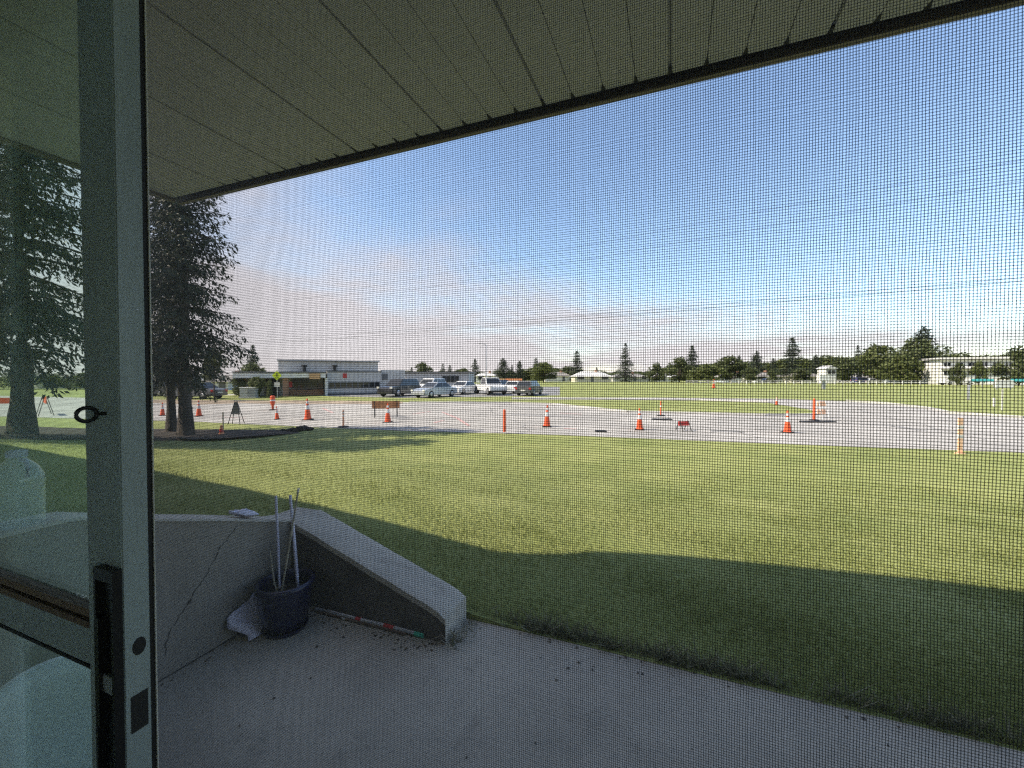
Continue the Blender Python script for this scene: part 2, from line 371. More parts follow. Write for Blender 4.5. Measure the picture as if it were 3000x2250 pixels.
strip('kerb', [gp(*p) for p in [(2405, 1212), (2380, 1217), (2240, 1218), (1840, 1208), (1620, 1185), (1500, 1181), (1200, 1180)]], 'kerb', .16, .10)
strip('kerb', [gp(*p) for p in [(3000, 1225), (2780, 1210), (2720, 1197), (2600, 1183), (2480, 1175)]], 'kerb', .16, .10)
strip('kerb', [gp(*p) for p in [(2250, 1179.3), (2050, 1172.5), (1500, 1169.6)]], 'kerb', .16, .10)

def mark(name, pts, m, w, lift):
    mb = MB(); P = [gp(*p) for p in pts]
    for i in range(len(P) - 1):
        a, b = P[i], P[i + 1]; d = (b - a).normalized(); n = Vector((-d.y, d.x, 0)) * w / 2
        mb.add([a - n, b - n, b + n, a + n], [(0, 1, 2, 3)])
    mb.v = [(x, y, -0.5 + lift) for x, y, z in mb.v]
    return struct(mb.build(name, m))
for pts in ([(1296, 1208), (1340, 1226), (1374, 1248)], [(1208, 1214), (1260, 1206)], [(1640, 1211), (1704, 1214)], [(1652, 1256), (1690, 1258)], [(640, 1222), (720, 1226)], [(945, 1196), (975, 1210)], [(1270, 1240), (1300, 1232)]):
    mark('road_marking', pts, 'rpaint', .14, .0165)
for pts, w in (([(1500, 1215), (1680, 1221)], .5), ([(2450, 1240), (2620, 1249), (2700, 1262)], .35), ([(1150, 1216), (1190, 1230)], .7), ([(2080, 1262), (2180, 1266)], .6)):
    mark('asphalt_patch', pts, 'patch', w, .0125)
# sealed cracks wandering over the road
for k, (a, b) in enumerate((((1420, 1190), (1560, 1262)), ((1900, 1224), (2260, 1286)), ((2500, 1200), (2900, 1290)), ((900, 1190), (1010, 1240)), ((2150, 1228), (2700, 1240)))):
    pts = []
    for i in range(15):
        u = i / 14; pts.append((a[0] + (b[0] - a[0]) * u + random.uniform(-14, 14), a[1] + (b[1] - a[1]) * u + random.uniform(-1.5, 1.5)))
    mark('road_crack', pts, 'patch', .05, .0125)
# mulch bed under the spruces
bed = []
for px, py in [(-400, 1284), (0, 1288), (300, 1290), (560, 1291), (760, 1282), (880, 1268), (840, 1258), (700, 1258), (480, 1256), (0, 1252), (-400, 1246)]: bed.append(on_lawn(px, py))
mb = MB(); c = sum(bed, Vector()) / len(bed); n = len(bed); ring = []
seg = []
for i in range(n):
    a, b = bed[i], bed[(i + 1) % n]
    for k in range(8): p = a.lerp(b, k / 8); seg.append(Vector((p.x, p.y, 0)))
rows = []
for t in (0, .15, .4, .7, 1):
    row = []
    for p in seg:
        q = p.lerp(Vector((c.x + (p.x - c.x) * .8, c.y, 0)), t); j = .10 * (1 - t) * math.sin(p.x * 5 + p.y * 3)
        row.append((q.x + j, q.y + j, G(q.x, q.y) - .01 + .07 * math.sin(min(1, t * 2.2) * math.pi / 2) + .02 * random.random() * (t > 0)))
    rows += row
m_ = len(seg); mb.add(rows, [(r * m_ + i, r * m_ + (i + 1) % m_, (r + 1) * m_ + (i + 1) % m_, (r + 1) * m_ + i) for r in range(4) for i in range(m_)] + [tuple(range(4 * m_, 5 * m_))])
struct(mb.build('soil_bed', 'mulch', smooth=60))

# patio slab
mb = MB(); mb.box((-2.42, .30, -.2), (9, 2.262, 0))
struct(mb.build('patio', 'patio'))

# ================================================================== BUILDING (the camera stands in its doorway)
bld = thing('apartment_building', 'pale stucco apartment building whose ribbed overhang fills the top of the view', 'building')
mb = MB()
WX0, WX1, WZ0, WZ1 = -1.16, .80, .03, 2.09            # door opening
mb.box((-20, .12, -.3), (WX0, .32, 2.45)); mb.box((WX1, .12, -.3), (2.9, .32, 2.45)); mb.box((WX0, .12, WZ1), (WX1, .32, 2.45)); mb.box((WX0, .12, -.3), (WX1, .32, WZ0))
mb.build('wall', 'stucco', bld)
EY = .60
mb = MB(); mb.box((-20, -5.3, 2.62), (-5.5, .319, 4.7)); mb.box((-5.499, -5.3, 2.62), (2.9, .319, 5.9)); mb.build('upper_wall', 'stucco', bld)
mb = MB(); mb.box((-20, -5.3, -.3), (-2.75, .119, 2.62)); mb.build('wall_block', 'stucco', bld)
mb = MB(); mb.prism([(-22, 4.71), (-22, 7.5), (-13.6, 6.28), (-11.27, 6.02), (-8.94, 5.59), (-6.6, 5.05), (-5.5, 5.22), (-5.5, 4.71)], -5.9, EY, lambda p, q, t: Vector((p, t, q))); mb.build('roof', 'roof', bld)  # unseen roofline, profile shaped so its shadow edge crosses the lawn
mb = MB(); mb.prism([(-5.499, 5.2), (-5.5, 5.75), (-5.55, 6.15), (-5.18, 6.58), (-4.65, 6.92), (-3.92, 7.21), (-3.0, 7.35), (3.4, 7.35), (3.4, 5.91), (-5.0, 5.91), (-5.1, 5.2)], -5.9, EY, lambda p, q, t: Vector((p, t, q))); mb.build('shadow_step_roof', 'roof', bld)  # unseen taller block, outline shaped to step the lawn shadow outward
mb = MB(); mb.box((-2.7, -5.25, 0), (2.85, .119, .0299)); struct(mb.build('floor', 'infloor'))
mb = MB(); mb.box((-2.74, -5.29, 2.46), (2.89, .119, 2.6)); struct(mb.build('ceiling', 'inwall'))
mb = MB(); mb.box((-2.749, -5.19, -.1), (-2.7, .118, 2.459)); struct(mb.build('wall_left', 'inwall'))
def holed(name, x0, x1, y0, y1, a, b, alongx, c0, c1):
    """interior / exterior wall with an added opening for fill light; a..b along the wall, c0..c1 in height"""
    mb = MB()
    for (p, q, r0, r1) in ((None, a, -.3, 2.459), (b, None, -.3, 2.459), (a, b, -.3, c0), (a, b, c1, 2.459)):
        if alongx: mb.box((x0 if p is None else p, y0, r0), (x1 if q is None else q, y1, r1))
        else: mb.box((x0, y0 if p is None else p, r0), (x1, y1 if q is None else q, r1))
    return struct(mb.build(name, 'inwall'))
holed('wall_right', 2.7, 2.89, -5.1, .118, -4.4, -.6, False, .4, 2.25)  # unseen opening, added so sky light reaches the door stile
mb = MB(); mb.box((-2.7, -5.3, -.3), (2.89, -5.15, 2.459)); struct(mb.build('wall_back', 'inwall'))
mb = MB(); mb.box((-2.699, .10, 0.031), (WX0 - .01, .119, 2.459)); mb.box((WX1 + .01, .10, .031), (2.699, .119, 2.459)); mb.box((WX0 - .01, .10, WZ1 + .01), (WX1 + .01, .119, 2.459)); struct(mb.build('wall_front', 'inwall'))
# overhang: soffit of ribbed panels, fascia
SZ, FY = 2.352, 1.30
mb = MB(); mb.box((-2.12, .321, SZ + .03), (2.9, FY - .03, SZ + .30)); mb.build('overhang_core', 'dark', bld)
PW = .37
pm = MB()
for k in range(4):
    w = PW / 4; a, b = k * w + (.0048 if k == 0 else .001), (k + 1) * w - (.0048 if k == 3 else .001)
    pm.prism([(a, SZ), (b, SZ), (b + .0004, SZ + .006), (a - .0004, SZ + .006)], .325, FY - .048, lambda p, q, t: Vector((p, t, q)))
pm.box((.0005, .325, SZ + .0062), (PW - .0005, FY - .045, SZ + .02))
nm_ = MB()
nm_.prism([(-.007, FY - .0485), (.007, FY - .0485), (.002, FY - .072), (-.002, FY - .072)], SZ - .0008, SZ + .002, lambda p, q, t: Vector((p, q, t)))  # dark wedge under each rib end, groove shade put into its colour
nme = None
pme = None; x0 = -1.49 - 2 * PW
for i in range(13):
    if pme is None:
        o = pm.build('soffit_panel', 'soffit', bld); pme = o.data
    else:
        o = bpy.data.objects.new('soffit_panel', pme); COL.objects.link(o); o.parent = bld
    o.location = (x0 + i * PW, 0, 0)
    if i:
        for k in range(4):
            if nme is None: c_ = nm_.build('rib_end_shade', 'dark', o); nme = c_.data
            else: c_ = bpy.data.objects.new('rib_end_shade', nme); COL.objects.link(c_); c_.parent = o
            c_.location = (k * PW / 4, 0, 0)
XL = x0
mb = MB(); mb.box((XL - .02, FY - .009, SZ - .012), (2.6, FY, SZ + .26)); mb.box((XL - .02, FY - .019, SZ - .012), (2.6, FY - .0091, SZ - .008)); mb.build('fascia', 'fascia', bld)
mb = MB(); mb.box((XL - .022, .322, SZ - .014), (XL - .002, FY - .035, SZ + .26)); mb.build('end_fascia', 'fascia', bld)
mb = MB(); mb.box((XL - .02, FY - .044, SZ + .006), (2.6, FY - .036, SZ + .012)); mb.build('channel', 'dark', bld)
mb = MB(); mb.box((-2.2, .322, SZ + .31), (2.95, FY + .02, SZ + .36)); mb.build('overhang_roof', 'roof', bld)

# ================================================================== DOOR
XE = onY(446, 1102, .262).x
YF = onX(347, 1102, XE).y; YB = onX(428, 1102, XE).y
XG = onY(246, 1102, YF).x
door = thing('patio_door', 'open sliding glass patio door with grey metal stile and black handle', 'door', (0, 0, 0))
mb = MB(); mb.box((XG, YF, .05), (XE, YB, 2.07)); mb.build('stile', 'door', door, bevel=.0012)
mb = MB(); mb.box((XG + .004, YB + .0003, .05), (XE - .0012, YB + .0042, 2.07)); mb.build('weatherstrip', 'rubber', door)
mb = MB(); mb.box((XG + .01, YB + .0045, .05), (XE + .0002, YB + .0054, 2.07)); mb.build('flange', 'whiteflange', door)
xl = -1.14
mb = MB(); mb.box((xl, YF, 1.993), (XG - .0002, YB, 2.07)); mb.build('top_rail', 'door', door)
mb = MB(); mb.box((xl, YF, .05), (XG - .0002, YB, .16)); mb.build('bottom_rail', 'door', door)
mb = MB(); mb.box((xl, YF, .161), (xl + .06, YB, 1.992)); mb.build('stile', 'door', door)
mb = MB(); mb.box((xl + .061, YF + .001, 1.196), (XG - .0002, YB, 1.236)); mb.build('middle_rail', 'door', door, bevel=.001)
mb = MB(); mb.box((xl + .061, YF - .001, 1.2365), (XG - .0004, YF + .012, 1.2435)); mb.build('glazing_bead', 'wood', door)
mb = MB(); mb.box((xl + .061, YF + .003, 1.2440), (XG - .0004, YF + .014, 1.2465)); mb.build('gasket', 'rubber', door)
mb = MB(); mb.box((xl + .061, YF + .0005, 1.2470), (XG - .0004, YF + .013, 1.2555)); mb.build('glazing_bead', 'wood', door)
mb = MB(); mb.box((xl + .061, YF + .001, 1.1915), (XG - .0004, YF + .012, 1.1955)); mb.build('gasket', 'rubber', door)
mb = MB(); mb.box((xl + .061, YF + .010, 1.2560), (XG - .0004, YF + .014, 1.9925)); mb.build('pane', 'glass', door)
mb = MB(); mb.box((xl + .061, YF + .010, .161), (XG - .0004, YF + .014, 1.1910)); mb.build('pane', 'glass', door)
hx0, hx1 = onY(282, 1800, YF - .006).x, onY(338, 1800, YF - .006).x; hz = onY(300, 1664, YF - .006).z
hd = MB(); t_ = .0035
hd.box((hx0, YF - .008, hz - .24), (hx0 + t_, YF - .0003, hz)); hd.box((hx1 - t_, YF - .008, hz - .24), (hx1, YF - .0003, hz))
hd.box((hx0 + t_, YF - .008, hz - .012), (hx1 - t_, YF - .0003, hz)); hd.box((hx0 + t_, YF - .008, hz - .24), (hx1 - t_, YF - .0003, hz - .228))
hd.box((hx0 + t_, YF - .0025, hz - .228), (hx1 - t_, YF - .0003, hz - .012)); hd.box((hx0 + t_ + .002, YF - .009, hz - .16), (hx0 + t_ + .006, YF - .0025, hz - .05))
ho = hd.build('handle', 'blackmetal', door)
mb = MB(); mb.box((hx0 + t_ + .006, YF - .006, hz - .125), (hx1 - t_ - .001, YF - .003, hz - .108)); mb.build('latch', 'steel', ho)
def on_edge(px, py): p = onX(px, py, XE); return p.y, p.z
hy, hzz = on_edge(408, 1892)
ax = Matrix(((0, 0, 1), (0, 1, 0), (-1, 0, 0)))
mb = MB(); mb.lathe([(.0001, -.0003), (.0068, -.0003), (.0068, .0003), (.0001, .0003)], 24, (XE, hy, hzz), True, Matrix(((0, 0, 1), (.85, 0, 0), (0, 1.3, 0)))); mb.build('lock_hole_shade', 'dark', door)  # flat dark disc, the round hole's shade put into its colour
mb = MB(); a0 = on_edge(383, 2044); a1 = on_edge(438, 2095); mb.box((XE - .0003, a0[0], a1[1] - .008), (XE + .0003, a1[0] - .001, a0[1])); mb.build('latch_hole_shade', 'dark', door)  # flat dark plate, shade of the square hole as colour
for px, py in ((402, 907), (412, 1383), (368, 1902)):
    y_, z_ = on_edge(px, py); mb = MB(); mb.lathe([(.0001, -.0002), (.0009, -.0002), (.0009, .0004), (.0001, .0004)], 8, (XE, y_, z_), True, Matrix(((0, 0, 1), (1, 0, 0), (0, 1, 0)))); mb.build('screw', 'steel', door)
# screw eye: a ring on a shank that sticks out of the stile into the room
e0 = onY(310, 1211, YF); e1 = onX(262, 1214, e0.x)
mb = MB(); dirv = (e1 - e0).normalized()
mb.tube([e0 + dirv * -.002, e0 + dirv * ((e1 - e0).length * .65)], .0018, 10)
cen = e1 + dirv * .002; vs = []
u_, v_ = dirv, Vector((0, 0, 1))
mb.tube([cen + (u_ * math.cos(w) * 1.15 + v_ * math.sin(w)) * .0066 for w in np.linspace(math.pi, 3 * math.pi, 29)], .0019, 8, False)
tag(mb.build('screw_eye', 'blackmetal', None, 60), 'black screw eye hook sticking out of the grey door stile', 'hook')

# ================================================================== INSECT SCREEN
YS = .277
scr = thing('insect_screen', 'fine black insect screen stretched across the whole doorway', 'screen')
def grid_wires(x0, x1, z0, z1, px_, pz_, r):
    def warp(x, z):
        return (.0005 * np.sin(x * 31 + 1.3 * np.sin(z * 9)) + .0003 * np.sin(z * 47 + x * 12) + .00013 * np.sin(z * 210 + x * 95),
                .00045 * np.sin(z * 26 + 1.7 * np.sin(x * 8)) + .00026 * np.sin(x * 41 - z * 15))
    V = []; Fc = []; off = 0
    cs = np.array([(1, 0), (0, 1), (-1, 0), (0, -1)]) * r
    def add(a, b, vert, n):
        nonlocal off
        wv = np.linspace(a[0], a[1], n + 1)
        for c in np.arange(b[0], b[1], b[2]):
            c = c + rng.normal(0, .00006)
            x, z = (np.full(n + 1, c), wv) if vert else (wv, np.full(n + 1, c))
            dx, dz = warp(x, z); P = np.zeros((n + 1, 4, 3))
            for k in range(4):
                if vert: P[:, k, 0] = x + dx + cs[k, 0]; P[:, k, 2] = z
                else: P[:, k, 0] = x; P[:, k, 2] = z + dz + cs[k, 0]
                P[:, k, 1] = YS + (1 if vert else -1) * r * .9 + cs[k, 1]
            V.append(P.reshape(-1, 3)); i = np.arange(n)[:, None] * 4; k = np.arange(4)[None, :]; k2 = (k + 1) % 4
            Fc.append((np.stack([i + k, i + k2, i + 4 + k2, i + 4 + k], -1).reshape(-1, 4) + off)); off += 4 * (n + 1)
    add((z0, z1), (-.562, x1, px_), True, 44); add((x0, x1), (z0, z1, pz_), False, 40)
    return npmesh('mesh', np.concatenate(V), np.concatenate(Fc))
stuff(link('mesh', grid_wires(-1.10, .72, .09, 2.04, .00141, .00159, .000170), 'wire', scr, smooth=80))
mb = MB(); mb.box((-1.15, YS - .008, .04), (-1.10, YS + .008, 2.08)); mb.box((.72, YS - .008, .04), (.77, YS + .008, 2.08)); mb.box((-1.0999, YS - .008, 2.04), (.7199, YS + .008, 2.08)); mb.box((-1.0999, YS - .008, .04), (.7199, YS + .008, .09))
mb.build('frame', 'door', scr)

# ================================================================== RETAINING WALL
rw = thing('retaining_wall', 'low concrete retaining wall cornering around the patio, its end sloping down to the lawn', 'wall', (0, 0, 0))
WXF = -2.34
prof = [(.33, .905), (.93, .905), (1.22, .803), (1.52, .705), (1.92, .565), (2.02, .545)]
mb = MB()
nP = 14
ysw = np.linspace(.325, 2.2, 40)
def wtop(y): return np.interp(y, [p[0] for p in prof], [p[1] for p in prof])
poly = [(y, wtop(y) - .012) for y in ysw] + [(2.2, -.1), (.325, -.1)]
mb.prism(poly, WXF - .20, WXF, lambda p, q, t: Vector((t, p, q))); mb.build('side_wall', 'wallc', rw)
mb = MB()
for i in range(len(ysw) - 1):
    a, b = ysw[i], ysw[i + 1]; za, zb = wtop(a), wtop(b)
    mb.add([(WXF - .205, a, za - .0115), (WXF + .006, a, za - .0115), (WXF + .006, b, zb - .0115), (WXF - .205, b, zb - .0115), (WXF - .20, a, za), (WXF + .001, a, za + .001), (WXF + .001, b, zb + .001), (WXF - .20, b, zb)],
           [(0, 1, 5, 4), (1, 2, 6, 5), (2, 3, 7, 6), (3, 0, 4, 7), (4, 5, 6, 7), (0, 3, 2, 1)])
mb.build('coping', 'cap', rw)
mb = MB(); mb.box((WXF + .0005, .33, -.05), (WXF + .010, 1.974 , .0015)); mb.build('joint', 'dark', rw)
# wing that slopes to the ground
WY0, WY1 = 1.975, 2.205
xw = np.linspace(WXF + .001, -1.175, 26)
def wing(x): return np.interp(x, [-2.34, -2.30, -1.23, -1.175], [.545, .535, .185, .15])
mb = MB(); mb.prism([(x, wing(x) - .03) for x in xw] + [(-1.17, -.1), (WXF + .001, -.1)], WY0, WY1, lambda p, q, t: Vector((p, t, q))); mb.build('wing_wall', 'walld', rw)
mb = MB(); N = 9; vs = []
for i, x in enumerate(xw):
    z = wing(x)
    for j in range(N):
        t = j / (N - 1); y = WY0 - .008 + (WY1 - WY0 + .02) * t
        e = .008 * (abs(2 * t - 1) ** 8) + .0025 * random.random()
        vs.append((x + .002 * random.random(), y + .0015 * math.sin(x * 23), z - e + .008))
for x, zz_ in ((-1.1672, float(wing(-1.175)) - .004), (-1.1660, -.02)):
    for j in range(N): t = j / (N - 1); vs.append((x, WY0 - .008 + (WY1 - WY0 + .02) * t, zz_))
L_ = len(xw) + 2
fs = [(i * N + j, (i + 1) * N + j, (i + 1) * N + j + 1, i * N + j + 1) for i in range(L_ - 1) for j in range(N - 1)]
lo = len(vs)
for i in range(L_):
    for j in (0, N - 1): p = vs[i * N + j]; vs.append((p[0], p[1], p[2] - .035))
for i in range(L_ - 1):
    fs += [(i * N, lo + i * 2, lo + i * 2 + 2, (i + 1) * N), (i * N + N - 1, (i + 1) * N + N - 1, lo + i * 2 + 3, lo + i * 2 + 1)]
mb.add(vs, fs); mb.build('sloping_coping', 'cap', rw, smooth=30)
# crack in the side wall, running from the coping down to the patio
cr = [(690, 1545), (665, 1580), (648, 1600), (628, 1640), (600, 1690), (575, 1725), (548, 1770), (520, 1815), (500, 1850), (488, 1885), (482, 1920)]
mb = MB()
pts = [onX(px, py, WXF) for px, py in cr]; w = .0035
for i in range(len(pts) - 1):
    for k in range(4):
        a = pts[i].lerp(pts[i + 1], k / 4); b = pts[i].lerp(pts[i + 1], (k + 1) / 4)
        if i == 0 and k == 0: pa = a
        pb = b + Vector((0, random.uniform(-.006, .006), random.uniform(-.004, .004))); ww = w * random.uniform(.3, 1.3) * (2.2 if random.random() < .12 else 1)
        mb.add([(WXF + .0012, pa.y - ww, pa.z), (WXF + .0012, pa.y + ww, pa.z), (WXF + .0012, pb.y + ww, pb.z), (WXF + .0012, pb.y - ww, pb.z)], [(0, 1, 2, 3)]); pa = pb
mb.build('crack', 'dark', rw)

# ================================================================== PATIO THINGS
PC = gp(830, 1836, 0); PC = Vector((PC.x + .02, PC.y - .0, 0)); print('pot at', PC)
pr = .175
pot = thing('plant_pot', 'dark blue glazed plant pot with ridged rim in the patio corner', 'plant pot', PC); pot.scale = (.9, .9, 1.0)
mb = MB(); mb.lathe([(.0001, .02), (.105, .02), (.125, .03), (.15, .12), (.162, .22), (.163, .255), (.145, .255), (.143, .2), (.0001, .2)], 36); mb.build('bowl', 'pot', pot, 50)
mb = MB(); mb.lathe([(.163, .2555), (.176, .258), (.180, .272), (.174, .286), (.158, .288), (.147, .28), (.145, .256)], 40, close=False); mb.build('rim', 'pot', pot, 60)
mb = MB(); mb.lathe([(.0001, .0), (.125, .0), (.135, .012), (.138, .024), (.13, .024), (.125, .0195), (.0001, .0195)], 32); mb.build('saucer', 'pot', pot, 50)
mb = MB(); mb.lathe([(.0001, .2005), (.1, .207), (.1425, .201), (.1425, .2004), (.0001, .2004)], 24); mb.build('soil', 'soil', pot)
def stake(name, a, b, r, m, label, tip=None):
    mb = MB(); mb.tube([a, a.lerp(b, .5) + Vector((.002, 0, 0)), b], [r, r, r * .9], 10); o = mb.build(name, m, None, 40)
    tag(o, label, 'stake')
    if tip: mb = MB(); mb.tube([b + (a - b).normalized() * .001, b + (b - a).normalized() * .02], r * 1.25, 10); mb.build('tip', tip, o, 40)
    return o
def pot_pt(px, py, Y): return onY(px, py, Y)
stake('garden_stake', Vector((PC.x - .085, PC.y + .03, .205)), onY(808, 1452, PC.y + .12), .008, 'pole', 'single pale lavender stake at the wall side of the blue pot')
stake('garden_stake', Vector((PC.x + .035, PC.y + .06, .205)), onY(850, 1450, PC.y + .14), .0095, 'pole', 'thick pale stake leaning away in the middle of the blue pot')
stake('garden_stake', Vector((PC.x - .0, PC.y - .03, .206)), onY(873, 1440, PC.y + .10), .0055, 'twig', 'thin knobbed cane with a white tip, tallest in the blue pot', 'white')
tw = MB(); b0 = Vector((PC.x - .01, PC.y - .04, .2065)); tw.tube([b0, b0 + Vector((-.03, .0, .07)), onY(792, 1615, PC.y - .02)], [.005, .0045, .003], 7); tw.tube([b0 + Vector((-.018, 0, .04)), b0 + Vector((.05, .01, .07))], [.004, .0025], 6)
tag(tw.build('dead_stem', 'twig', None, 40), 'short forked dry stem standing in the blue pot', 'stem')
# canes lying along the foot of the wing wall
def cane(p0, p1, z0, z1, r, label, m, bands=(), tip=None):
    a, b = gp(*p0, 0), gp(*p1, 0); a.z, b.z = z0, z1
    mb = MB(); mb.tube([a, a.lerp(b, .5) + Vector((0, 0, .002)), b], r, 8); o = mb.build('garden_cane', m, None, 40); tag(o, label, 'cane')
    for t0, t1, mm in bands:
        mb = MB(); mb.tube([a.lerp(b, t0), a.lerp(b, t1)], r * 1.15, 8); mb.build('tape', mm, o, 40)
    if tip: mb = MB(); mb.tube([a.lerp(b, .93), a.lerp(b, 1.005)], r * 1.2, 8); mb.build('tip', tip, o, 40)
cane((925, 1790), (1240, 1868), .014, .014, .012, 'cane with red tape and a green tip lying along the wall foot', 'steel', [(.40, .45, 'redtape'), (.66, .75, 'redtape')], 'green')
cane((915, 1783), (1205, 1858), .011, .011, .0075, 'bare dry cane lying between the taped cane and the wall', 'twig')
cane((930, 1796), (1190, 1862), .009, .009, .007, 'greyish cane on the patio side of the taped cane', 'wood', [(.3, .34, 'white')])
cane((905, 1777), (1150, 1838), .026, .024, .006, 'thin pale cane resting on top of the other canes', 'twig')
# pale sheet slumped at the foot of the side wall, beside the pot
mb = MB(); vs = []
SP = [onX(708, 1775, WXF + .03), onX(742, 1800, WXF + .05)]
nS = 9
for i in range(nS):
    for j in range(nS):
        u, v = i / (nS - 1), j / (nS - 1)
        y = 1.53 + .24 * u + .05 * (1 - v); z = .006 + .20 * v * (1 - .55 * abs(u - .65)); x = WXF + .012 + .12 * (1 - v) ** 1.5 + .02 * math.sin(u * 9 + v * 6) ** 2
        vs.append((x, y + .02 * math.sin(v * 7), max(.004, z + .012 * math.sin(u * 11))))
mb.add(vs, [(i * nS + j, (i + 1) * nS + j, (i + 1) * nS + j + 1, i * nS + j + 1) for i in range(nS - 1) for j in range(nS - 1)])
o = mb.build('plastic_sheet', 'sheet', None, 60); md = o.modifiers.new('thick', 'SOLIDIFY'); md.thickness = .002
tag(o, 'crumpled pale plastic sheet slumped between the pot and the side wall', 'sheet')
# crumpled bag on the coping
bp_ = onX(715, 1512, WXF - .08); mb = MB(); vs = []; fs = []
nA, nB = 16, 7
for j in range(nB):
    for i in range(nA):
        w = 2 * math.pi * i / nA; f = math.sin(math.pi * (j + .2) / (nB - .2)) if j < nB - 1 else .15
        rr = 1 + .35 * math.sin(w * 5 + j) * random.random()
        yy = .085 * f * rr * math.cos(w); vs.append((bp_.x + .05 * f * rr * math.sin(w), bp_.y + yy, float(wtop(bp_.y + yy)) + .003 + .05 * (j / (nB - 1)) * (.7 + .5 * random.random())))
fs = [(j * nA + i, j * nA + (i + 1) % nA, (j + 1) * nA + (i + 1) % nA, (j + 1) * nA + i) for j in range(nB - 1) for i in range(nA)] + [tuple(range(nA))[::-1], tuple(range((nB - 1) * nA, nB * nA))]
mb.add(vs, fs); tag(mb.build('plastic_bag', 'sheet', None, 40), 'crumpled pale plastic bag lying on the wall coping above the crack', 'bag')
# clear water jug on the coping, seen through the door glass
JP = Vector((WXF - .095, .80, .906)); jug = thing('water_jug', 'clear ribbed plastic water jug standing on the wall coping behind the glass', 'jug', JP)
prf = [(.0001, 0), (.066, 0), (.074, .01)]
for k in range(9): z = .02 + k * .016; prf += [(.075, z), (.0725, z + .008)]
prf += [(.075, .175), (.072, .2), (.055, .235), (.032, .258), (.026, .265), (.026, .272), (.0001, .272)]
mb = MB(); mb.lathe(prf, 28); mb.build('body', 'clear', jug, 40)
mb = MB(); mb.lathe([(.0001, .2722), (.03, .2722), (.03, .294), (.027, .297), (.0001, .297)], 20); mb.build('cap', 'clear2', jug, 40)
mb = MB(); mb.tube([(.03, 0, .262), (.07, 0, .262), (.088, 0, .235), (.083, 0, .20)], .008, 8); mb.build('handle', 'clear2', jug, 50)
# white moulded chair behind the lower pane
CB = dp(150, 1940, .95); chair = thing('patio_chair', 'pale moulded plastic patio chair with rounded back, behind the lower door glass', 'chair', (CB.x, CB.y, 0), R(72))
mb = MB(); vs = []; nu, nv = 15, 9
for j in range(nv):
    for i in range(nu):
        u = 2 * i / (nu - 1) - 1; v = j / (nv - 1)
        top = CB.z - .0; z = .40 + (top - .40) * v * (1 - .28 * abs(u) ** 2.4 * v)
        vs.append((u * .175 * (1 - .12 * v * v), .03 + .05 * (1 - u * u) - .08 * v, z))
mb.add(vs, [(j * nu + i, j * nu + i + 1, (j + 1) * nu + i + 1, (j + 1) * nu + i) for j in range(nv - 1) for i in range(nu - 1)])
o = mb.build('backrest', 'plast', chair, 60); md = o.modifiers.new('thick', 'SOLIDIFY'); md.thickness = .012
mb = MB(); mb.prism([(-.19, .07), (.19, .07), (.20, .40), (.15, .44), (-.15, .44), (-.20, .40)], .385, .402, lambda p, q, t: Vector((p, q, t))); mb.build('seat', 'plast', chair, bevel=.006)
for sx in (-1, 1):
    for y0, y1 in ((.09, .05), (.40, .44)):
        mb = MB(); mb.tube([(sx * .17, y0, .384), (sx * .20, y1, 0)], [.02, .016], 8); mb.build('leg', 'plast', chair, 50)

# ================================================================== GRASS, WEEDS
def blades(n, samp, hmin, hmax, wd, lean):
    P = samp(n); n = len(P); h = rng.uniform(hmin, hmax, n) * P[:, 3]; a = rng.uniform(0, 2 * np.pi, n); w = wd * P[:, 3] * rng.uniform(.7, 1.3, n)
    l = rng.normal(0, lean, (n, 2)) * h[:, None]
    v = np.zeros((n, 3, 3)); v[:, 0] = P[:, :3]; v[:, 1] = P[:, :3]; v[:, 2] = P[:, :3]
    v[:, 0, 0] -= np.cos(a) * w; v[:, 0, 1] -= np.sin(a) * w; v[:, 1, 0] += np.cos(a) * w; v[:, 1, 1] += np.sin(a) * w
    v[:, 2, :2] += l; v[:, 2, 2] += h; v[:, :2, 2] -= .01
    return v.reshape(-1, 3), np.arange(3 * n).reshape(-1, 3)
Gv = np.vectorize(G)
def lawn_samp(n):
    d = 1 / rng.uniform(1 / 15.0, 1 / 1.35, n); r = rng.uniform(-1.45, 1.35, n) * d
    X = r * math.cos(PSI) - d * math.sin(PSI); Y = d * math.cos(PSI) + r * math.sin(PSI)
    ok = ((Y > 2.258) | ((X < -2.56) & (Y > .4))) & (Y < 9.6) & ~((X < -1.15) & (X > -2.56) & (Y < 2.22))
    X, Y, d = X[ok], Y[ok], d[ok]
    return np.stack([X, Y, Gv(X, Y) + .004, np.clip(.75 + d * .09, .85, 1.9) * (1 + .18 * np.sin(X * 2.3 + 1.7 * np.sin(Y * 1.9)) * np.sin(Y * 3.1 + X))], 1)
v, f = blades(260000, lawn_samp, .014, .036, .0024, .6)
stuff(tag(link('lawn_grass', npmesh('lawn_grass', v, f), 'blade'), 'mown green lawn grass between the patio and the road', 'grass'))
def weed_samp(n):
    X = rng.uniform(-1.2, 5, n); cl = np.sin(X * 7.3) * .5 + np.sin(X * 17.1 + 1) * .3 + np.sin(X * 3.1 + 2) * .4
    Y = 2.252 + np.abs(rng.normal(0, .05, n)); k = rng.uniform(-.6, 1, n) < cl + .55
    X, Y = X[k], Y[k]; Y = np.where(X < -1.0, rng.uniform(1.95, 2.36, len(X)), Y); X = np.where((X < -1.0) & (Y < 2.24), -1.15 + np.abs(rng.normal(0, .035, len(X))), X)
    return np.stack([X, Y, np.where(Y < 2.27, .0, .012), rng.uniform(.6, 1.5, len(X)) * np.clip(1.15 - X * .06, .7, 1.3)], 1)
v1, f1 = blades(6000, weed_samp, .015, .06, .0035, .7)
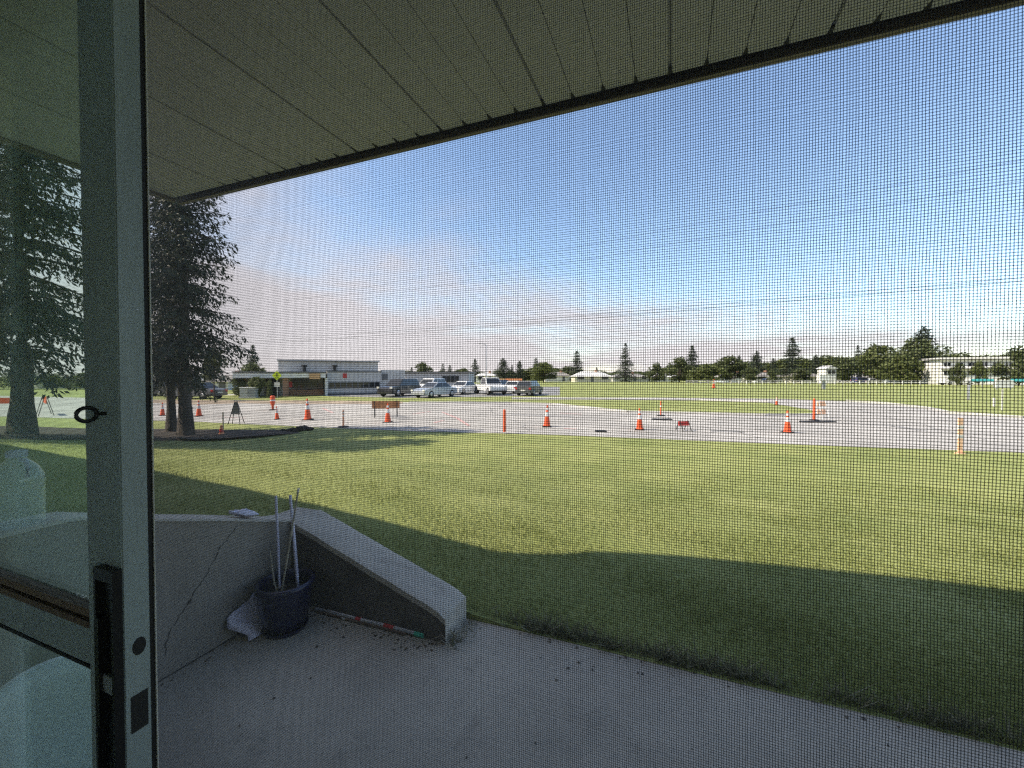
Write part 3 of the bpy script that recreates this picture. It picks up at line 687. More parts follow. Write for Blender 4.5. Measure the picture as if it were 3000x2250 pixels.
# a few long straggling stems at the end of the wall
sv = MB()
for k in range(16):
    a = random.uniform(0, 6.28); b0 = Vector((-1.13 + random.uniform(-.03, .03), 2.0 + random.uniform(-.05, .06), .0)); L = random.uniform(.05, .14)
    sv.tube([b0, b0 + Vector((math.cos(a) * L * .5, math.sin(a) * L * .5, L * .6)), b0 + Vector((math.cos(a) * L, math.sin(a) * L, L * .35))], [.002, .0018, .0008], 4)
stuff(tag(link('weeds', npmesh('weeds', v1, f1), 'weed'), 'straggly dark weeds growing along the edge of the patio slab', 'weeds'))
stuff(tag(sv.build('dry_stems', 'twig'), 'dry straw stems sprouting at the low end of the wing wall', 'weeds'))

P_ = []
for k in range(240):
    if k < 90: p_ = (random.uniform(-2.3, -1.2), 1.97 - abs(random.gauss(0, .07)))
    elif k < 150: p_ = (-2.33 + abs(random.gauss(0, .06)), random.uniform(.6, 1.95))
    elif k < 205: p_ = (random.uniform(-1.1, 2.2), 2.25 - abs(random.gauss(0, .10)))
    else: p_ = (random.uniform(-2.2, 1.8), random.uniform(.5, 2.2))
    P_.append(p_)
lt = MB()
for x, y in P_:
    a = random.uniform(0, 6.28); l = random.uniform(.006, .022); w = l * random.uniform(.25, .6); c_, s_ = math.cos(a), math.sin(a); h = random.uniform(.002, .008)
    lt.add([(x, y, .0015), (x + c_ * l * .5 - s_ * w, y + s_ * l * .5 + c_ * w, h), (x + c_ * l, y + s_ * l, .002), (x + c_ * l * .5 + s_ * w, y + s_ * l * .5 - c_ * w, h * .5)], [(0, 1, 2, 3)])
stuff(tag(lt.build('leaf_litter', 'litter'), 'scattered dry leaf litter and grit on the patio slab', 'litter'))

# ================================================================== TREES
def rhombi(c, d, nrm, l, w):
    """c centre base (n,3), d direction, nrm side vector, lengths, widths -> verts (n*4), faces"""
    n = len(c); v = np.zeros((n, 4, 3)); v[:, 0] = c; v[:, 1] = c + d * (l * .45)[:, None] + nrm * w[:, None]; v[:, 2] = c + d * l[:, None]; v[:, 3] = c + d * (l * .45)[:, None] - nrm * w[:, None]
    return v.reshape(-1, 3), np.arange(4 * n).reshape(-1, 4)
def unit(a): return a / (np.linalg.norm(a, axis=1, keepdims=True) + 1e-9)
def spruce_parts(H, base, rad, seed, whorl, step, leaf, droop, per=5, tr=.22, needle='needle', power=.75):
    g = np.random.default_rng(seed); C_, D_, N_, L_, W_ = [], [], [], [], []; limbs = MB()
    h = base
    while h < H - .25:
        q = (h - base) / (H - base); Lm = rad * (1 - q) ** power * (1.0 if q > .12 else .72 + q * 2.2) + .12
        nb = int(g.integers(per, per + 3)); a0 = g.uniform(0, 6.28)
        for b in range(nb):
            a = a0 + 6.283 * b / nb + g.normal(0, .22); L = Lm * g.uniform(.55, 1.3); hd = np.array([math.cos(a), math.sin(a), 0]); sd = np.array([-math.sin(a), math.cos(a), 0])
            dr = droop * g.uniform(.7, 1.3) * (1.15 - q); up0 = .25 * q + g.uniform(-.05, .12)
            def pos(t): return np.array([0, 0, h]) + hd * L * t + np.array([0, 0, 1]) * L * (up0 * t - dr * t ** 1.6 + .22 * dr * t ** 4) + sd * 0.06 * L * math.sin(t * 3 + b)
            pts = [pos(t) for t in np.linspace(0, 1, 6)]
            if L > .5: limbs.tube([tuple(p) for p in pts], [.035 * L / 2 + .006, .028 * L / 2 + .005, .02 * L / 2 + .004, .014 * L / 2 + .003, .008, .004], 5, False)
            for s in np.arange(.05 * L, L * 1.001, step):
                t = s / L; p = pos(t); tg = pos(min(1, t + .03)) - pos(t - .03); tg /= np.linalg.norm(tg)
                tl = (.42 * L * max(0.0, 1 - t) ** .7 + .18) * min(1, .45 + t * 1.6) * .55
                for sg in (-1, 1):
                    n = max(2, int(tl / leaf * 1.75)); u = np.linspace(.1, 1, n)
                    td = sd * sg * g.uniform(.5, .9) + tg * g.uniform(.4, .8) + np.array([0, 0, -1]) * g.uniform(.15, 1.0); td /= np.linalg.norm(td)
                    pp = p + td[None] * (tl * u)[:, None] + np.array([0, 0, -1]) * (.18 * tl * u ** 2)[:, None] + g.normal(0, leaf * .18, (n, 3))
                    dd = unit(td[None] + g.normal(0, .45, (n, 3)) + np.array([0, 0, -.25])); nn = unit(np.cross(dd, g.normal(0, 1, (n, 3))))
                    C_.append(pp); D_.append(dd); N_.append(nn); L_.append(leaf * g.uniform(.7, 1.35, n)); W_.append(leaf * g.uniform(.12, .22, n))
        h += whorl * g.uniform(.75, 1.25) * (1.15 - .45 * q)
    # leader
    n = 40; u = g.uniform(0, 1, n); pp = np.stack([g.normal(0, .04, n), g.normal(0, .04, n), H - .7 * u], 1); dd = unit(np.stack([g.normal(0, .6, n), g.normal(0, .6, n), np.full(n, .5)], 1))
    C_.append(pp); D_.append(dd); N_.append(unit(np.cross(dd, g.normal(0, 1, (n, 3))))); L_.append(leaf * g.uniform(.7, 1.3, n)); W_.append(leaf * g.uniform(.12, .2, n))
    v, f = rhombi(np.concatenate(C_), np.concatenate(D_), np.concatenate(N_), np.concatenate(L_), np.concatenate(W_))
    cm = npmesh('crown', v, f)
    tk = MB(); zt = np.linspace(-.15, H * .93, 14)
    tk.tube([(.02 * math.sin(z * 1.7) * tr * 4, .02 * math.cos(z * 1.3) * tr * 4, z) for z in zt], [tr * (1.35 if i == 0 else 1.1 if i == 1 else 1) * max(.06, (1 - z / H)) ** .8 for i, z in enumerate(zt)], 12)
    tme = bpy.data.meshes.new('trunk'); tme.from_pydata(tk.v, [], tk.f)
    lme = bpy.data.meshes.new('limbs'); lme.from_pydata(limbs.v, [], limbs.f)
    return tme, lme, cm, needle
def plant(name, parts, label, loc, rz=0, scale=1, group=None, leafm=None):
    tme, lme, cm, lm = parts
    t = thing(name, label, 'tree', loc, rz, group); t.scale = scale if isinstance(scale, (tuple, list)) else (scale,) * 3
    link('trunk', tme, 'bark', t, smooth=70)
    if lme is not None: stuff(link('limbs', lme, 'bark', t, smooth=70))
    stuff_o = link('crown', cm, leafm or lm, t); return t
spA = spruce_parts(10.2, 2.35, 1.72, 3, .33, .06, .15, .46, 6, .20, power=.6)
spB = spruce_parts(10.8, 2.35, 2.35, 8, .34, .065, .15, .46, 6, .23, power=.6)
pA = on_lawn(543, 1281); pA2 = on_lawn(502, 1270); pB = on_lawn(68, 1279)
plant('spruce_tree', spA, 'tall dark spruce nearest the patio, drooping limbs beside the door stile', pA, 0)
plant('spruce_tree', spB, 'slimmer spruce trunk close behind the nearest spruce, by the door stile', pA2, 1.3, (.62, .62, .9))
plant('spruce_tree', spB, 'thick trunked spruce seen through the door glass above the screw eye', pB, 2.6)
pC = on_lawn(-190, 1276); plant('spruce_tree', spA, 'dark spruce cut off by the edge of the door glass', pC, 4.0)

farS = [spruce_parts(13, .9, 2.9, 21, .75, .28, .55, .30, 5, .2, 'needle2', .85), spruce_parts(12, .7, 3.6, 22, .75, .30, .6, .25, 6, .22, 'needle2', .7), spruce_parts(14, 1.0, 2.6, 23, .8, .30, .55, .35, 5, .2, 'needle2', .95)]
def broad_parts(H, rw, seed, nclump, nleaf, leaf, lm, low=.22):
    g = np.random.default_rng(seed); C_ = []; limbs = MB(); cl = []
    for k in range(nclump):
        a = g.uniform(0, 6.28); q = g.uniform(0, 1) ** .5; ph = g.uniform(low, 1.0)
        rr = rw * (max(0.0, math.sin(math.pi * min(1, (ph - low) / (1 - low) * .80 + .20))) ** .6) * q * .85
        cl.append((math.cos(a) * rr, math.sin(a) * rr, H * ph * .93, rw * g.uniform(.20, .38)))
    V = []
    for x, y, z, r in cl:
        n = int(nleaf * abs(r / (rw * .3)) ** 2); d = unit(g.normal(0, 1, (n, 3))); p = np.array([x, y, z]) + d * (r * g.uniform(.55, 1.08, n) ** .6)[:, None] * np.array([1, 1, .75])
        V.append(p)
        limbs.tube([(0, 0, H * low * .8), (x * .4, y * .4, z * .65), (x, y, z)], [.05 * H / 8, .035 * H / 8, .01], 5, False)
    P = np.concatenate(V); n = len(P); d = unit(g.normal(0, 1, (n, 3)) + np.array([0, 0, -.3])); nn = unit(np.cross(d, g.normal(0, 1, (n, 3))))
    v, f = rhombi(P, d, nn, leaf * g.uniform(.7, 1.4, n), leaf * g.uniform(.25, .45, n)); cm = npmesh('crown', v, f)
    tk = MB(); tk.tube([(0, 0, -.2), (0, 0, .3), (.1, 0, H * .25), (.05, .1, H * .55)], [.05 * H * .62, .028 * H, .022 * H, .008 * H], 10)
    tme = bpy.data.meshes.new('trunk'); tme.from_pydata(tk.v, [], tk.f); lme = bpy.data.meshes.new('limbs'); lme.from_pydata(limbs.v, [], limbs.f)
    return tme, lme, cm, lm
farB = [broad_parts(9, 4.2, 31, 34, 90, .55, 'leaf'), broad_parts(9, 4.6, 32, 40, 90, .55, 'leaf2', .15), broad_parts(9, 3.6, 33, 30, 90, .5, 'leaf3', .18)]
def far_tree(kind, px, top, D, wpx, label, group=None, v=0, leafm=None):
    """px of the axis, px height of the tip, distance, crown width in px"""
    z0 = -0.5; b = flat(px, D, z0); H = dp(px, top, D).z - z0; wd = wpx / F * D
    H0, R0 = ((13, 2.9), (12, 3.6), (14, 2.6))[v] if kind == 's' else ((9, 4.2), (9, 4.6), (9, 3.6), (9, 3.4))[v]
    sx = wd / 2 / (R0 * (1.0 if kind == 's' else 1.05))
    plant('spruce_tree' if kind == 's' else 'broadleaf_tree', (farS if kind == 's' else farB)[v], label, b, random.uniform(0, 6), (sx, sx, H / H0), group, leafm)
GS = 'spruces beyond the field'; GBT = 'broadleaf trees beyond the field'
far_tree('s', 1832, 1008, 138, 62, 'tall narrow spruce standing alone near the middle of the far houses', GS, 2)
far_tree('s', 1690, 1028, 150, 58, 'pointed spruce behind the white roofed bungalow', GS, 0)
far_tree('s', 1474, 1050, 120, 62, 'rounded dark spruce just beyond the parked cars', GS, 1)
far_tree('s', 1392, 1053, 130, 44, 'slim spruce beside the street lamp', GS, 0)
far_tree('s', 2027, 1013, 130, 66, 'spruce rising out of a clump of broadleaf trees, second tall one past mid field', GS, 0)
far_tree('s', 2216, 1030, 140, 62, 'dark spruce between broadleaf crowns, left of the tallest field spruce', GS, 1)
far_tree('s', 2320, 990, 128, 84, 'tall dark spruce with layered limbs beyond the orange post', GS, 0)
far_tree('s', 2703, 958, 118, 110, 'tallest spruce, behind the big round tree next to the white apartments', GS, 1)
far_tree('s', 742, 1012, 70, 60, 'small spruce top peeking above the school beside the near spruce', GS, 0)
for px, top, w, v in ((1206, 1076, 26, 0), (1298, 1066, 34, 2), (1318, 1070, 30, 0), (1522, 1058, 40, 1), (1570, 1048, 38, 0), (1748, 1076, 24, 0), (1500, 1070, 30, 2), (2512, 1012, 40, 0), (2560, 1008, 34, 2), (2165, 1042, 40, 1), (2265, 1050, 40, 0), (2390, 1040, 50, 1)):
    far_tree('s', px, top, 150, w, 'small dark spruce in the distant tree line', 'small spruces in the distant tree line', v)
far_tree('b', 1240, 1060, 80, 66, 'thin crowned tree above the flat school roof, left of the cars', GBT, 2, 'leaf2')
far_tree('b', 1360, 1078, 110, 56, 'pale green bush like tree left of the street lamp', GBT, 2)
far_tree('b', 1592, 1062, 125, 90, 'bright green tree behind the grey hatchback', GBT, 0)
far_tree('b', 1922, 1066, 135, 60, 'small dark round tree right of the lone spruce', GBT, 1)
far_tree('b', 1990, 1050, 128, 90, 'mid green tree at the left of the big clump past mid field', GBT, 1)
far_tree('b', 2075, 1068, 118, 120, 'low wide bright green tree in front of the clump past mid field', GBT, 0)
far_tree('b', 2140, 1042, 128, 100, 'tall pale green tree at the right of the clump past mid field', GBT, 2)
far_tree('b', 2200, 1075, 112, 70, 'pale rounded tree left of the layered dark spruce', GBT, 2)
far_tree('b', 2345, 1078, 108, 66, 'small pale tree at the foot of the layered dark spruce', GBT, 2)
far_tree('b', 2265, 1080, 110, 44, 'narrow pale green young tree between two dark spruces', GBT, 2)
far_tree('b', 2470, 1048, 120, 90, 'dense tree behind the white shed', GBT, 1)
far_tree('b', 2570, 1012, 120, 130, 'broad mid green tree left of the tallest spruce', GBT, 0)
far_tree('b', 2690, 998, 108, 170, 'biggest round dark green tree in front of the tallest spruce', GBT, 1)
far_tree('b', 2640, 1040, 104, 110, 'bright low tree left of the biggest round tree', GBT, 0)
far_tree('b', 2805, 1062, 86, 40, 'young tree against the left part of the white apartments', GBT, 2)
far_tree('b', 2867, 1058, 84, 40, 'young tree against the middle of the white apartments', GBT, 0)
far_tree('b', 2985, 1020, 84, 110, 'large tree covering the end of the white apartments, cut by the picture edge', GBT, 1)
for k in range(40):
    px = 1560 + k * 38 + random.uniform(-12, 12); top = np.interp(px, [1100, 1550, 1650, 1760, 1900, 2000, 2300, 2450, 2600, 3000], [1085, 1078, 1074, 1086, 1086, 1068, 1056, 1047, 1042, 1040]) + random.uniform(-4, 8)
    far_tree('b', px, top, 180 + random.uniform(-12, 25), random.uniform(100, 150), 'dark green crown in the continuous tree line behind the houses', 'tree line behind the houses', k % 2)
for k in range(9):
    px = 1150 + k * 50 + random.uniform(-14, 14); far_tree('b', px, 1086 + random.uniform(-6, 6), 180, random.uniform(60, 90), 'low crown on the horizon behind the car park', 'trees on the horizon behind the car park', 1)
# trees and shrubs in front of the school
far_tree('b', 742, 1062, 46, 90, 'pale green leafy tree beside the school, behind the near spruce tips', 'trees by the school', 2)
far_tree('b', 700, 1094, 39, 52, 'yellow green shrub left of the school entrance', 'trees by the school', 2)
far_tree('b', 752, 1104, 38, 56, 'round green shrub behind the grey utility cabinet', 'trees by the school', 0)
far_tree('b', 790, 1112, 37.5, 26, 'small bright shrub beside the dark entrance porch', 'trees by the school', 2)
farB.append(broad_parts(9, 3.4, 41, 22, 80, .5, 'leaf2', .52)); far_tree('b', 628, 1020, 33, 70, 'dark trunked street tree behind the near spruce, at the road', 'trees by the school', 3)
for k, (px, top, w) in enumerate(((470, 1075, 80), (380, 1060, 90), (250, 1090, 90), (150, 1096, 90), (60, 1085, 100), (-60, 1080, 110))):
    far_tree('b', px, top, 62, w, 'leafy tree across the road behind the row of spruces', 'trees across the road behind the spruces', (0, 1, 2)[k % 3])

# ================================================================== BUILDINGS FAR OFF
class Fr:
    """vertical facade plane between two ground points"""
    def __init__(s, pa, da, pb, db, z0=-0.5):
        s.A = flat(pa, da, 0); s.B = flat(pb, db, 0); s.z0 = z0; s.u = (s.B - s.A).normalized(); s.n = Vector((-s.u.y, s.u.x, 0))
        if s.n.dot(s.A + s.B) < 0: s.n = -s.n
    def pix(s, px, py):
        d = ray(px, py); t = (s.A - CAM).dot(s.n) / d.dot(s.n); p = CAM + d * t; return (p - s.A).dot(s.u), p.z - s.z0
    def __call__(s, u, v, z): return Vector((u, v, z))
    def root(s, name, label, cat, group=None):
        return thing(name, label, cat, (s.A.x, s.A.y, s.z0), math.atan2(s.u.y, s.u.x) if True else 0, group)
    def rect(s, mb, x0, y0, x1, y1, v0, v1, ground=False):
        u0, z1 = s.pix(x0, y0); u1, _ = s.pix(x1, y0); xm = (x0 + x1) / 2; z1 = s.pix(xm, y0)[1]; z0 = 0 if ground else s.pix(xm, y1)[1]
        mb.box((u0, v0, z0), (u1, v1, z1)); return (u0, u1, z0, z1)
def part(fr, name, m, parent, x0, y0, x1, y1, v0, v1, ground=False):
    mb = MB(); fr.rect(mb, x0, y0, x1, y1, v0, v1, ground); return mb.build(name, m, parent)
def windows(fr, parent, x0, y0, x1, y1, v, n, frame='dgrey', fw_=.05):
    u0, z1 = fr.pix(x0, y0); u1 = fr.pix(x1, y0)[0]; xm = (x0 + x1) / 2; z1 = fr.pix(xm, y0)[1]; z0 = fr.pix(xm, y1)[1]; w = (u1 - u0) / n
    for k in range(n):
        a, b = u0 + k * w, u0 + (k + 1) * w; mb = MB(); mb.box((a + fw_, v - .05, z0 + fw_), (b - fw_, v - .02, z1 - fw_)); o = mb.build('window', 'glassd', parent)
        mb = MB()
        for q in (((a, v - .07, z0), (a + fw_, v - .019, z1)), ((b - fw_, v - .07, z0), (b, v - .019, z1)), ((a + fw_, v - .07, z0), (b - fw_, v - .019, z0 + fw_)), ((a + fw_, v - .07, z1 - fw_), (b - fw_, v - .019, z1))): mb.box(*q)
        mb.build('frame', frame, o)
# --- school
fs_ = Fr(690, 39.5, 1185, 47)
sc = fs_.root('school_building', 'low flat roofed grey school with brick entrance and dark clerestory, left of the cars', 'building')
part(fs_, 'wall', 'lgrey', sc, 700, 1092, 1185, 1160, 1.2, 12, True)
part(fs_, 'clerestory', 'lgrey', sc, 812, 1057, 1118, 1088, 2.4, 10)
o = part(fs_, 'clerestory_roof', 'grey', sc, 808, 1053, 1122, 1056.5, 2.0, 10.4)
part(fs_, 'canopy', 'paint', sc, 688, 1093, 952, 1107, -1.6, 1.15)
part(fs_, 'canopy_roof', 'dgrey', sc, 686, 1089, 954, 1092.5, -1.7, 1.19)
part(fs_, 'brick_pillar', 'brick', sc, 829, 1107.5, 846, 1160, -1.3, -.6, True)
part(fs_, 'brick_wall', 'brick', sc, 846.5, 1142, 949, 1160, .55, 1.19, True)
windows(fs_, sc, 858, 1108, 949, 1141.5, .9, 5)
part(fs_, 'brick_pier', 'brick', sc, 700, 1107.5, 718, 1160, .3, 1.19, True)
part(fs_, 'entrance_recess', 'black', sc, 776, 1112, 812, 1160, .8, 1.19, True)
part(fs_, 'corner_post', 'paint', sc, 950, 1107.5, 957, 1160, -1.3, -.9, True)
part(fs_, 'fascia_panel', 'tan', sc, 905, 1094, 936, 1110, -1.72, -1.61)
part(fs_, 'notice_panel', 'red', sc, 846.5, 1118, 856, 1134, -.55, -.5)
part(fs_, 'side_wall', 'lgrey', sc, 957.5, 1090, 1114, 1160, -.6, 1.19, True)
part(fs_, 'parapet', 'dgrey', sc, 957, 1086.5, 1115, 1089.5, -.7, 1.19)
windows(fs_, sc, 962, 1119, 1110, 1136, -.6, 9)
part(fs_, 'base_band', 'dgrey', sc, 957.6, 1150, 1114, 1160, -.64, -.601, True)
part(fs_, 'sign_panel', 'red', sc, 1003, 1094, 1014, 1107, -.68, -.61)
part(fs_, 'plant_room', 'lgrey', sc, 1114.5, 1084, 1185, 1160, -.2, 1.19, True)
part(fs_, 'louvre', 'dgrey', sc, 1118, 1095, 1134, 1112, -.28, -.21)
for px in (893, 985): 
    u, z = fs_.pix(px, 1088); mb = MB(); mb.lathe([(.15, z - .3), (.15, z + .5), (.28, z + .55), (.28, z + .7), (.0001, z + .75)], 10, (u, 1.9, 0)); mb.build('roof_vent', 'black', sc, 40)
# --- annexe
fa = Fr(1180, 62, 1400, 62)
an = fa.root('school_annexe', 'flat grey school annexe with one dark window, behind the parked cars', 'building')
part(fa, 'wall', 'lgrey', an, 1180, 1093, 1372, 1133, 0, 10, True); part(fa, 'roof', 'dgrey', an, 1178, 1089, 1376, 1092.5, -.3, 10.3)
windows(fa, an, 1296, 1101, 1345, 1120, -.01, 4)
part(fa, 'door', 'paint', an, 1215, 1108, 1226, 1133, -.06, -.01, True)
def house(px0, px1, ytop, yeave, D, wall, roofm, label, group='houses beyond the field', win=2, hip=True, dD=0):
    fr = Fr(px0, D, px1, D + dD); h = fr.root('house', label, 'house', group)
    u0, _ = fr.pix(px0, 1110); u1, _ = fr.pix(px1, 1110); ze = fr.pix((px0 + px1) / 2, yeave)[1]; zt = fr.pix((px0 + px1) / 2, ytop)[1]; dpt = 8
    mb = MB(); mb.box((u0, 0, 0), (u1, dpt, ze)); mb.build('wall', wall, h)
    k = min(3.2, (u1 - u0) * .3) if hip else 0; e = .5
    mb = MB(); mb.add([(u0 - e, -e, ze + .002), (u1 + e, -e, ze + .002), (u1 + e, dpt + e, ze + .002), (u0 - e, dpt + e, ze + .002), (u0 - e + k, dpt / 2, zt), (u1 + e - k, dpt / 2, zt)], [(3, 2, 1, 0), (0, 1, 5, 4), (2, 3, 4, 5), (1, 2, 5), (3, 0, 4)])
    ro = mb.build('roof', roofm, h)
    mb = MB(); cx_ = u0 + (u1 - u0) * .62; mb.box((cx_, dpt * .45, ze + .2), (cx_ + .7, dpt * .55, zt + .6)); mb.build('chimney', 'brick', ro)
    n = max(2, int((u1 - u0) / 3.2)); w = (u1 - u0) / n
    for i in range(n):
        a = u0 + (i + .22) * w; b = u0 + (i + .78) * w
        if i == n // 2:
            mb = MB(); mb.box((a + w * .1, -.05, .1), (a + w * .1 + .95, -.005, 2.1)); mb.build('door', 'dgrey', h)
        else:
            mb = MB(); mb.box((a, -.045, .95), (b, -.015, 2.1)); o = mb.build('window', 'glassd', h)
            mb = MB()
            for q in (((a - .08, -.07, .87), (a, -.01, 2.18)), ((b, -.07, .87), (b + .08, -.01, 2.18)), ((a, -.07, 2.1), (b, -.01, 2.18)), ((a, -.07, .87), (b, -.01, .95))): mb.box(*q)
            mb.build('frame', 'paint', o)
    return h
house(1395, 1450, 1092, 1102, 120, 'paint', 'roofw', 'tiny pale house left of the round dark spruce, beyond the pickup')
house(1600, 1672, 1090, 1102, 150, 'paint', 'roof', 'white house beyond the grey hatchback, left of the white roofed bungalow')
house(1684, 1790, 1088, 1103, 135, 'cream', 'roofw', 'long bungalow with a pale roof beyond the field, left of the lone spruce')
house(1796, 1900, 1095, 1105, 150, 'lgrey', 'roof', 'grey roofed bungalow behind the foot of the lone spruce')
house(1905, 1990, 1092, 1105, 150, 'paint', 'roofw', 'pale bungalow left of the big clump of trees past mid field')
house(2125, 2205, 1092, 1105, 140, 'bluew', 'roof', 'blue grey house under the right end of the big tree clump')
house(2212, 2292, 1090, 1103, 132, 'paint', 'roof', 'white house between the two dark spruces right of the clump')
house(2345, 2412, 1091, 1103, 122, 'cream', 'roof', 'cream house just right of the layered dark spruce')
house(2500, 2600, 1092, 1106, 128, 'lgrey', 'roof', 'low grey house among the trees right of the white shed')
house(2610, 2720, 1095, 1107, 125, 'bluew', 'roof', 'long low house under the biggest round tree')
house(588, 668, 1098, 1118, 58, 'paint', 'roof', 'white sided house across the road behind the near spruce', 'houses across the road')
house(440, 560, 1090, 1112, 60, 'paint', 'roofw', 'bright white house showing between the spruce trunks', 'houses across the road')
house(100, 260, 1092, 1114, 66, 'lgrey', 'roof', 'grey house across the road seen through the door glass', 'houses across the road')
# white shed
fh = Fr(2418, 112, 2452, 112); sh = fh.root('garden_shed', 'small white shed with two dark windows in front of the dense tree', 'shed')
part(fh, 'wall', 'paint', sh, 2419, 1080, 2451, 1106, 0, 3, True)
mb = MB(); u0, z = fh.pix(2416, 1080); u1 = fh.pix(2454, 1080)[0]; zt = fh.pix(2435, 1071)[1]
mb.prism([(u0, z + .003), (u1, z + .003), ((u0 + u1) / 2, zt)], -.3, 3.3, lambda p, q, t: Vector((p, t, q))); mb.build('roof', 'roofw', sh)
windows(fh, sh, 2424, 1084, 2447, 1096, -.01, 2, 'paint')
# apartments on the right
fp_ = Fr(2752, 97, 3060, 90)
ap = fp_.root('apartment_block', 'long white two storey apartment block at the far side of the field', 'building')
part(fp_, 'wall', 'paint', ap, 2756, 1052, 3060, 1112, 0, 12, True)
part(fp_, 'roof', 'roofw', ap, 2748, 1046, 3064, 1051.5, -.9, 12.8)
for x in range(2764, 3050, 36):
    windows(fp_, ap, x, 1062, x + 22, 1074, -.01, 2, 'paint'); windows(fp_, ap, x, 1086, x + 22, 1099, -.01, 2, 'paint')
part(fp_, 'balcony_band', 'lgrey', ap, 2756, 1077, 3060, 1081, -1.0, -.02)

# ================================================================== CARS
def car(label, col, loc, rz, kind, group='vehicles in the car park'):
    t = thing('parked_car' if kind != 'pickup' else 'pickup_truck', label, 'car' if kind != 'pickup' else 'truck', loc, rz, group)
    P = dict(
        sedan=dict(L=4.6, W=1.78, body=[(-2.3, .35), (-2.28, .78), (-2.1, .88), (-1.2, .93), (.9, .93), (2.0, .78), (2.28, .62), (2.3, .35), (1.9, .24), (-1.9, .24)], cab=(-1.55, 1.15, -.85, .35, .92, 1.42)),
        suv=dict(L=4.7, W=1.9, body=[(-2.35, .42), (-2.35, .95), (-2.2, 1.05), (1.0, 1.05), (2.1, .95), (2.32, .75), (2.35, .42), (2.0, .30), (-2.0, .30)], cab=(-2.22, 1.25, -1.95, .45, 1.04, 1.72)),
        hatch=dict(L=4.1, W=1.75, body=[(-2.05, .36), (-2.05, .90), (-1.9, .98), (.95, .96), (1.85, .82), (2.03, .62), (2.05, .36), (1.7, .25), (-1.7, .25)], cab=(-1.95, 1.2, -1.55, .4, .95, 1.5)),
        pickup=dict(L=5.6, W=1.95, body=[(-2.8, .55), (-2.8, 1.08), (-.55, 1.08), (-.5, 1.1), (1.1, 1.1), (2.6, 1.02), (2.78, .85), (2.8, .5), (2.4, .42), (-2.5, .45)], cab=(-.75, 1.35, -.6, .65, 1.09, 1.85)))[kind]
    W2 = P['W'] / 2
    mb = MB(); mb.prism(P['body'], -W2, W2, lambda p, q, s: Vector((p, s * (1 - .05 * (q > .8)), q))); mb.build('body', col, t, bevel=.05, smooth=40)
    a, b, c, d, z0, z1 = P['cab']; yi, yo = W2 - .22, W2 - .06
    mb = MB(); mb.add([(a, -yo, z0), (b, -yo, z0), (b, yo, z0), (a, yo, z0), (c, -yi, z1), (d, -yi, z1), (d, yi, z1), (c, yi, z1)], [(0, 3, 2, 1), (4, 5, 6, 7), (0, 1, 5, 4), (1, 2, 6, 5), (2, 3, 7, 6), (3, 0, 4, 7)]); mb.build('cabin', col, t, bevel=.04)
    def pt(x, s, z, o):
        k = (z - z0) / (z1 - z0); y = (yo + (yi - yo) * k + o) * s; return (x, y, z)
    zl, zh = z0 + .06, z1 - .07
    for s in (-1, 1):
        def xa(z): return a + (c - a) * (z - z0) / (z1 - z0)
        def xb(z): return b + (d - b) * (z - z0) / (z1 - z0)
        n = 3 if kind in ('suv',) else 2
        for k in range(n):
            l0, l1 = xa(zl) + .1, xb(zl) - .12; h0, h1 = xa(zh) + .1, xb(zh) - .12
            f0, f1 = k / n + .015, (k + 1) / n - .015
            mb = MB(); mb.add([pt(l0 + (l1 - l0) * f0, s, zl, .008), pt(l0 + (l1 - l0) * f1, s, zl, .008), pt(h0 + (h1 - h0) * f1, s, zh, .008), pt(h0 + (h1 - h0) * f0, s, zh, .008)], [(0, 1, 2, 3)]); mb.build('side_window', 'glassd', t)
    for x0_, x1_, nm, sg in ((b, d, 'windscreen', 1), (a, c, 'rear_window', -1)):
        k0, k1 = .12, .88; e = .012 * sg
        mb = MB(); mb.add([(x0_ + (x1_ - x0_) * k0 + e, -yo * .9, z0 + (z1 - z0) * k0), (x0_ + (x1_ - x0_) * k0 + e, yo * .9, z0 + (z1 - z0) * k0), (x0_ + (x1_ - x0_) * k1 + e, yi * .92, z0 + (z1 - z0) * k1), (x0_ + (x1_ - x0_) * k1 + e, -yi * .92, z0 + (z1 - z0) * k1)], [(0, 1, 2, 3)]); mb.build(nm, 'glassd', t)
    wr = .40 if kind in ('pickup', 'suv') else .33; wx = P['L'] / 2 - .85
    for x in (-wx, wx):
        for s in (-1, 1):
            mb = MB(); A = Matrix(((1, 0, 0), (0, 0, s), (0, 1, 0))); mb.lathe([(.0001, W2 - .22), (wr - .03, W2 - .22), (wr, W2 - .18), (wr, W2 - .01), (wr - .04, W2 + .02), (wr * .64, W2 + .02), (.0001, W2 - .0)], 18, (x, 0, wr), True, A); w_ = mb.build('wheel', 'tyre', t, 40)
            mb = MB(); mb.lathe([(.0001, W2 + .022), (.08, W2 + .032), (wr * .6, W2 + .024), (wr * .62, W2 + .018), (.0001, W2 + .018)], 14, (x, 0, wr), True, A); mb.build('rim', 'rim', w_, 40)
    bz = .62 if kind in ('sedan', 'hatch') else .82
    for s in (-1, 1):
        mb = MB(); mb.box((P['L'] / 2 - .10, s * W2 * .82 - .16, bz), (P['L'] / 2 + .012, s * W2 * .82 + .1, bz + .14)); mb.build('headlight', 'lampw', t)
        mb = MB(); mb.box((-P['L'] / 2 - .012, s * W2 * .84 - .1, bz), (-P['L'] / 2 + .08, s * W2 * .84 + .1, bz + .2)); mb.build('taillight', 'lampr', t)
    for s in (-1, 1): mb = MB(); mb.box((s * P['L'] / 2 - .05, -W2 * .9, .3), (s * P['L'] / 2 + .05, W2 * .9, .48)); mb.build('bumper', 'black' if kind == 'pickup' else col, t)
